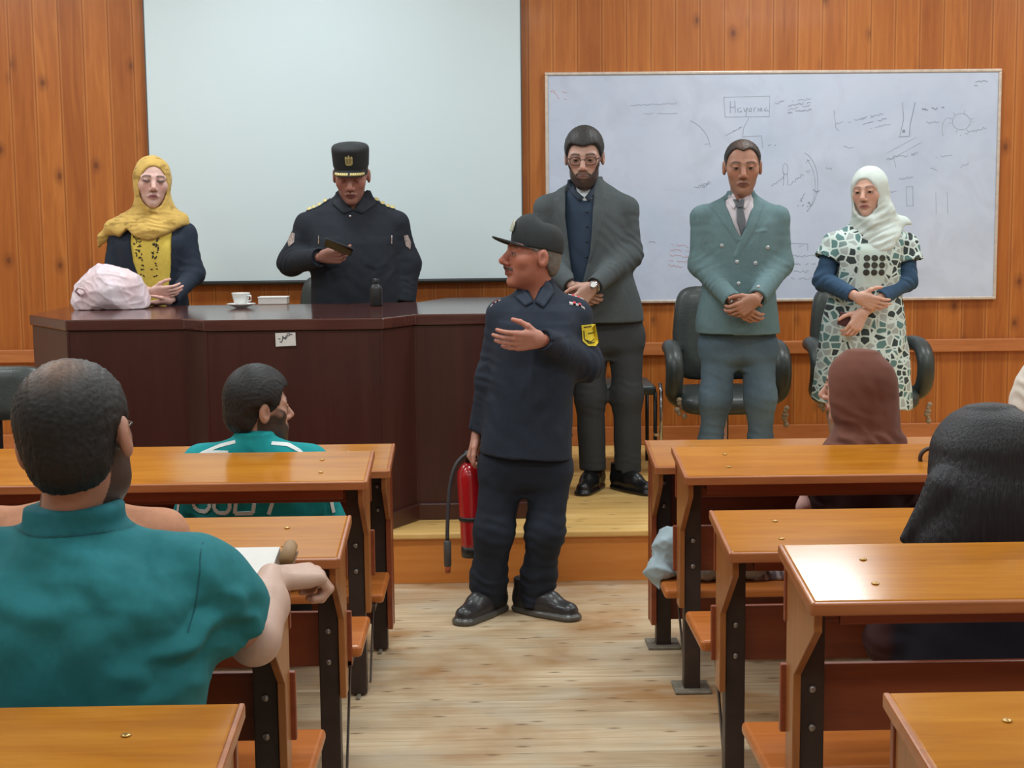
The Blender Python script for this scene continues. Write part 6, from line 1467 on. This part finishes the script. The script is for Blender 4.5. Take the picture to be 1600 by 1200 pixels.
# ---------------------------------------------------------------- 10 girl in the brown headscarf
def brown_scarf():
    Y = 5.145; b = at(1348, 850, Y); rt = person(b.x, Y, 0, 'person in a brown headscarf and dark brown jacket, seen from behind looking left')
    H = Head(J(1336, 607, Y), -118, 2, 0, 1.06, J(1350, 668, Y), .05); sk = C(196, 152, 132); parts = [H.skin(sk, C(60, 44, 38), C(170, 100, 96), 'open', fem=1, ears=False)]
    HL, EL, WL = J(1292, 745, Y), J(1282, 815, Y+.05), J(1310, 815, Y+.26); HR, ER, WR = J(1406, 745, Y), J(1420, 815, Y+.05), J(1400, 815, Y+.26)
    parts.append(hand(WL, (.6, .8, 0), (.3, 0, 1), False, (.2, .3, .2), .9, sk, fore_dir=EL-WL)); parts.append(hand(WR, (-.6, .8, 0), (-.3, 0, 1), True, (.2, .3, .2), .9, sk, fore_dir=ER-WR))
    innerbody(parts, [([J(1350, 680, Y), J(1350, 790, Y), np.array([b.x, Y, .44])], [.08, .09, .10]), ([HL, EL, WL], [.04, .034, .025]), ([HR, ER, WR], [.04, .034, .025])], c=sk)
    mkmesh('body', parts, M['skin'], rt)
    st = ST(Y, [(900, 1278, 1424, 0.096, 0), (820, 1284, 1416, 0.092, 0), (770, 1290, 1408, 0.088, 0), (735, 1294, 1404, 0.080, 0), (715, 1312, 1388, 0.068, 0), (700, 1325, 1376, 0.056, 0)])
    V, Q = garment(st, [[HL, EL, WL], [HR, ER, WR]], [[.052, .046, .034]]*2, .007, 2.3, .045, True, None, None, .0025, 95, yoke=.04); mkmesh('brown_jacket', [(V, Q, C(58, 34, 34))], M['cloth'], rt)
    drp = ST(Y, [(716, 1278, 1424, .13, .0), (700, 1284, 1420, .13, .0), (684, 1296, 1412, .122, .0), (664, 1308, 1406, .108, .0), (644, 1304, 1404, .105, .0), (618, 1298, 1402, .10, .01), (590, 1302, 1396, .095, .01), (570, 1314, 1384, .075, .01), (556, 1330, 1366, .04, .01)])
    V = hood(H, drp, .05, None, [(J(1370, 660, Y-.1), (1, 0, .5), .05, .12, .008), (J(1330, 690, Y-.1), (.5, 0, 1), .045, .09, .008), (J(1400, 690, Y-.05), (1, 0, -.4), .045, .09, .006), (J(1350, 610, Y-.1), (1, 0, .35), .05, .08, .003)], .0012, 12, (.058, .094, -.02), c=C(112, 70, 58))
    mkmesh('headscarf', [V], M['scarf'], rt); seated_trousers(rt, Y, (b.x-.09, b.x+.09), .34, C(50, 40, 44), fwd=.2)
    V, Q = garment([], [[J(1256, 760, Y-.03), J(1255, 792, Y-.06), J(1262, 830, Y-.03)]], [[.008, .016, .022]], .005, cuff=False, armfold=0, amp=.004)
    mkmesh('pink_scarf_end', [(V, Q, C(200, 158, 150))], M['scarf'], rt)
brown_scarf()
# ---------------------------------------------------------------- 11 woman with long black hair
def long_hair():
    Y = 3.66; b = at(1548, 950, Y); rt = person(b.x, Y, 0, 'person with long straight black hair seen from behind in a dark navy and brown jacket')
    H = Head(J(1546, 724, Y+.02), 174, 2, 0, 1.12, J(1546, 806, Y), .05); sk = C(186, 140, 120); parts = [H.skin(sk, C(34, 28, 30), C(160, 96, 90), 'open', fem=1)]
    HL, EL, WL = J(1428, 900, Y), J(1392, 1000, Y+.05), J(1450, 1010, Y+.3); HR, ER, WR = J(1664, 900, Y), J(1696, 1000, Y+.05), J(1640, 1010, Y+.3)
    parts.append(hand(WL, (.6, .8, 0), (.3, 0, 1), False, (.2, .3, .2), .95, sk, fore_dir=EL-WL)); parts.append(hand(WR, (-.6, .8, 0), (-.3, 0, 1), True, (.2, .3, .2), .95, sk, fore_dir=ER-WR))
    innerbody(parts, [([J(1546, 815, Y), J(1546, 920, Y), np.array([b.x, Y, .46])], [.09, .11, .12]), ([HL, EL, WL], [.045, .036, .026]), ([HR, ER, WR], [.045, .036, .026])], c=sk)
    mkmesh('body', parts, M['skin'], rt)
    st = ST(Y, [(1120, 1400, 1690, .13, 0), (1050, 1402, 1690, .13, 0), (980, 1412, 1684, .125, 0), (920, 1420, 1672, .12, 0), (890, 1436, 1656, .105, 0), (870, 1470, 1622, .09, 0), (855, 1500, 1594, .07, 0)])
    V, Q = garment(st, [[HL, EL, WL], [HR, ER, WR]], [[.062, .058, .042]]*2, .008, 2.3, .05, True, None, None, .004, 97, yoke=.045)
    x0 = at(1400, 1000, Y-.1).x; m_ = np.clip((V[:, 0]-x0)/.02+wav(V, 14, 3)*.3, 0, 1)[:, None]; Cc = C(60, 34, 34)[None]*(1-m_)+C(30, 32, 44)[None]*m_
    mkmesh('dark_jacket', [(V, Q, Cc)], M['cloth'], rt)
    # hair: cap over the skull falling in a curtain that fans out to the left
    lo = np.array([at(1370, 860, Y).x, Y-.25, at(1546, 905, Y).z]); hi = np.array([at(1700, 620, Y).x, Y+.24, at(1546, 600, Y).z]); F = Fld(lo, hi, .0058)
    W1 = lambda p: H.W(np.array([p]))[0]
    F.ell(W1((0, .014, .030)), (.112*H.s, .116*H.s, .108*H.s), 0, R=H.R)
    F.loft(ST(Y, [(868, 1424, 1668, .060, -.085), (840, 1430, 1664, .068, -.082), (800, 1446, 1652, .085, -.065), (760, 1452, 1642, .10, -.045), (715, 1456, 1636, .115, -.01), (690, 1460, 1632, .118, .0), (668, 1472, 1620, .112, .01), (648, 1490, 1600, .09, .015), (636, 1510, 1580, .05, .02)]), .03, 2.2)
    for k in range(5): F.cone(J(1470+k*6, 760, Y-.07), J(1412+k*16, 842+k*3, Y-.07+.01*k), .030, .010, .03)
    def face(x, y, z):
        Ri = H.R.T; x, y, z = x-H.c[0], y-H.c[1], z-H.c[2]
        lx = (Ri[0][0]*x+Ri[0][1]*y+Ri[0][2]*z)/H.s; ly = (Ri[1][0]*x+Ri[1][1]*y+Ri[1][2]*z)/H.s; lz = (Ri[2][0]*x+Ri[2][1]*y+Ri[2][2]*z)/H.s
        return np.maximum(np.maximum(np.abs(lx)-.066, lz-.062), ly+.01)*H.s
    F.fn(face, H.c-.3, H.c+.3, .02, 's')
    V, Q = F.mesh(); V = relax(V, Q, 1); N = vnormals(V, Q)
    ang = np.arctan2(V[:, 0]-H.c[0], -(V[:, 1]-H.c[1])); st_ = (np.sin(ang*58+2*np.sin(V[:, 2]*7)+2*wav(V*np.array([1, 1, .2]), 20, 2))+.8*np.sin(ang*121+V[:, 2]*5))*np.clip((H.c[2]+.10-V[:, 2])/.14, .05, 1)
    V = V+N*(.0012*st_+.004*wav(V*np.array([1, 1, .22]), 13, 6))[:, None]
    mkmesh('long_hair', [(V, Q, C(36, 35, 40))], M['long_hair'], rt)
    seated_trousers(rt, Y, (b.x-.11, b.x+.11), .36, C(36, 36, 46), fwd=.3)
long_hair()
# ---------------------------------------------------------------- 12 person in white at the right edge
def right_edge():
    Y = 5.145; b = at(1640, 850, Y); rt = person(b.x, Y, 0, 'person in a cream headscarf and white top, cut off by the right edge')
    H = Head(J(1634, 618, Y), 178, 0, 0, 1.1, J(1640, 690, Y), .05); sk = C(190, 146, 126); parts = [H.skin(sk, C(50, 40, 38), C(160, 96, 90), fem=1, ears=False)]
    HL, EL, WL = J(1580, 762, Y), J(1566, 830, Y+.05), J(1600, 830, Y+.26); HR, ER, WR = J(1702, 762, Y), J(1716, 830, Y+.05), J(1690, 830, Y+.26)
    parts.append(hand(WL, (.6, .8, 0), (.3, 0, 1), False, (.2, .3, .2), .9, sk, fore_dir=EL-WL)); parts.append(hand(WR, (-.6, .8, 0), (-.3, 0, 1), True, (.2, .3, .2), .9, sk, fore_dir=ER-WR))
    innerbody(parts, [([J(1640, 695, Y), J(1640, 800, Y), np.array([b.x, Y, .44])], [.09, .10, .10]), ([HL, EL, WL], [.04, .034, .025]), ([HR, ER, WR], [.04, .034, .025])], c=sk)
    mkmesh('body', parts, M['skin'], rt)
    st = ST(Y, [(900, 1572, 1712, 0.096, 0), (800, 1578, 1704, 0.092, 0), (752, 1584, 1698, 0.080, 0), (730, 1604, 1676, 0.068, 0), (714, 1616, 1664, 0.056, 0)])
    V, Q = garment(st, [[HL, EL, WL], [HR, ER, WR]], [[.052, .046, .034]]*2, .008, 2.3, .045, True, None, None, .0025, 99, yoke=.04); mkmesh('white_top', [(V, Q, C(216, 206, 196))], M['cloth'], rt)
    drp = ST(Y, [(725, 1566, 1716, .13, .0), (700, 1568, 1712, .13, .0), (670, 1572, 1708, .12, .0), (645, 1578, 1702, .11, .0), (615, 1584, 1696, .11, .0), (590, 1596, 1676, .09, .0), (570, 1612, 1658, .05, .0)])
    V = hood(H, drp, .04, None, [(J(1590, 620, Y-.1), (.3, 0, 1), .05, .10, .006)], .003, 14, (.058, .094, -.02), c=C(222, 212, 200)); mkmesh('headscarf', [V], M['scarf'], rt)
    seated_trousers(rt, Y, (b.x-.09, b.x+.09), .34, C(60, 60, 66), fwd=.2)
right_edge()
# ---------------------------------------------------------------- soft things lying about
def plastic_bag():
    c = atz(176, 484, ZT); Y = c.y+.06; rt = thing('plastic_bag', (c.x, Y, ZT), 'full pale pink plastic bag lying on the left of the dark desk', 'bag')
    F = Fld((c.x-.34, Y-.25, ZT-.02), (c.x+.30, Y+.25, ZT+.32), .0062)
    F.ell(J(172, 452, Y), (.165, .14, .115), 0); F.ell(J(205, 462, Y), (.11, .12, .085), .06); F.ell(J(140, 464, Y), (.10, .11, .075), .05); F.ell(J(168, 428, Y+.02), (.07, .08, .05), .05)
    F.cone(J(132, 476, Y-.08), J(110, 484, Y-.10), .035, .014, .03); F.cone(J(120, 466, Y-.06), J(113, 458, Y-.07), .03, .012, .03)
    F.fn(lambda x, y, z: z+0*x+0*y-(ZT+.0005), (c.x-.4, Y-.3, ZT-.03), (c.x+.4, Y+.3, ZT+.02), 0, 's')
    V, Q = F.mesh(); c0 = J(172, 462, Y); c0[2] = ZT+.05; rs = np.random.RandomState(11); ra = np.array([.21, .15, .135])
    for _ in range(46):      # taut facets where the film is pulled over what is inside
        n = rs.normal(size=3); n /= np.linalg.norm(n)
        if n[2] < -.2: continue
        q = (V-c0)/ra; pr = q@n; hh = np.quantile(pr, .965)*rs.uniform(.90, 1.0); ex = np.maximum(pr-hh, 0); V = V-(n*ra)[None]*ex[:, None]*.85
    N = vnormals(V, Q); k = (V[:, 2] > ZT+.004); r1 = 1-np.abs(wav(V, 22, 5)); r2 = 1-np.abs(wav(V, 45, 6))
    V = V+N*((.0045*r1**4+.0022*r2**3)*k)[:, None]; V[:, 2] = np.maximum(V[:, 2], ZT+.0008)
    m_ = np.clip(.5+.7*wav(V, 9, 8), 0, 1)[:, None]; Cc = C(232, 204, 208)[None]*m_+C(222, 214, 224)[None]*(1-m_)
    t = attr_mat('thin_plastic_film', .42, .4, .06, 20, .3, 90, sss=.1, coat=.0); mkmesh('bag_body', [(V, Q, Cc)], t, rt)
    mb = MB(); ps = [J(125, 462, Y-.10), J(118, 455, Y-.12), J(122, 449, Y-.13), J(131, 452, Y-.13), J(134, 459, Y-.125)]
    mb.tube([Vector(p) for p in ps]+[Vector(ps[0])], .006, 8); mb.build('bag_handle', plain('pink_film', rgb(206, 176, 184), .35), rt, smooth=True)
plastic_bag()
def blue_cloth():
    # folded pale blue garment hanging over the seat of the second bench, right of the aisle
    X0, zt, Yb, Yf = BZ[(1, 1)]; zs = SEATZ[1]; Y = Yb+.14
    rt = thing('folded_jacket', (X0+.12, Y, zs), 'pale blue garment bundled on the seat of the second bench right of the aisle', 'clothing')
    p0 = J(1040, 880, Y)
    F = Fld((X0-.15, Yb-.0, zs-.09), (X0+.36, Yb+.40, zs+.34), .006)
    F.cone((X0+.12, Y+.02, zs+.06), (X0+.30, Y+.02, zs+.06), .075, .07, .03, fl=((0, 0, 1), 1.3)); F.cone((X0+.02, Y+.05, zs+.12), (X0+.12, Y+.05, zs+.10), .055, .08, .04)
    F.cone(J(1048, 858, Y+.05), J(1030, 893, Y+.03), .050, .042, .03); F.cone(J(1030, 890, Y+.03), J(1036, 915, Y+.02), .035, .022, .02); F.cone(J(1055, 850, Y+.05), J(1075, 870, Y+.05), .04, .07, .03)
    F.fn(lambda x, y, z: np.maximum(z+0*x+0*y-(zs+.001), (X0-.028)-x+0*y+0*z), (X0-.3, Yb-.1, zs-.2), (X0+.5, Yb+.5, zs+.05), 0, 's')
    F.fn(lambda x, y, z: y+0*x+0*z-(Yb+.004), (X0-.3, Yb-.1, zs-.2), (X0+.5, Yb+.05, zs+.5), 0, 's')
    V, Q = F.mesh(); V = folds(V, Q, [], .004, 14, 5); N_ = vnormals(V, Q); V = V+N_*(.016*((1-np.abs(wav(V*np.array([1, 1, .6]), 15, 9)))**3-.3)+.006*(1-np.abs(wav(V, 32, 12)))**3)[:, None]; V[:, 2] = np.where((V[:, 0] > X0-.028), np.maximum(V[:, 2], zs+.001), V[:, 2]); V[:, 1] = np.maximum(V[:, 1], Yb+.003)
    mkmesh('cloth_bundle', [(V, Q, C(166, 184, 192))], M['scarf'], rt)
blue_cloth()
def print_skirt_bag():
    X0, zt, Yb, Yf = BZ[(1, 1)]; zs = SEATZ[1]; Y = Yb+.13
    F = Fld((at(1160, 900, Y).x, Yb, zs-.01), (at(1270, 900, Y).x, Yb+.32, zs+.14), .006); F.cone(J(1180, 905, Y), J(1225, 905, Y+.03), .022, .045, 0); F.cone(J(1225, 905, Y+.03), J(1258, 900, Y+.03), .045, .05, .03)
    F.fn(lambda x, y, z: z+0*x+0*y-(zs+.001), (-9, -9, zs-.2), (9, 9, zs+.02), 0, 's'); V, Q = F.mesh(); V = folds(V, Q, [], .004, 30, 6); V[:, 2] = np.maximum(V[:, 2], zs+.001); V[:, 1] = np.maximum(V[:, 1], Yb+.002)
    rt = thing('printed_cloth', (at(1215, 905, Y).x, Y, zs), 'grey and white printed cloth lying on the seat of the second bench', 'cloth')
    k = np.clip(.5+wav(V, 90, 3)*1.2, 0, 1)[:, None]; mkmesh('cloth_fold', [(V, Q, C(196, 184, 184)[None]*k+C(110, 96, 100)[None]*(1-k))], M['scarf'], rt)
print_skirt_bag()
# handbag whose strap loop shows on the second desk beside the long hair
X0, zt, Yb, Yf = BZ[(1, 1)]; c = at(1490, 722, Yf+.14); z0 = zt-.045*((Yb-c.y)/.33)
hb = thing('handbag', (c.x+.03, c.y, z0), 'small dark brown handbag with a strap loop on the desk beside the long black hair', 'bag')
hm = plain('dark_brown_leather', rgb(52, 28, 18), .45); MB().box(c.x-.045, c.x+.14, c.y-.045, c.y+.05, z0+.010, z0+.10).build('bag_body', hm, hb, bevel=.018, smooth=True, seg=4)
lp = []
for k in range(25):
    a = 2*PI*k/24; p = at(1453, 716, c.y); lp.append((p.x+.036*math.cos(a), c.y-.01, p.z+.036*math.sin(a)*.92+.002))
MB().tube(lp, .009, 8, flat=.8, up=(1, 0, 0)).build('strap_loop', hm, hb, smooth=True)
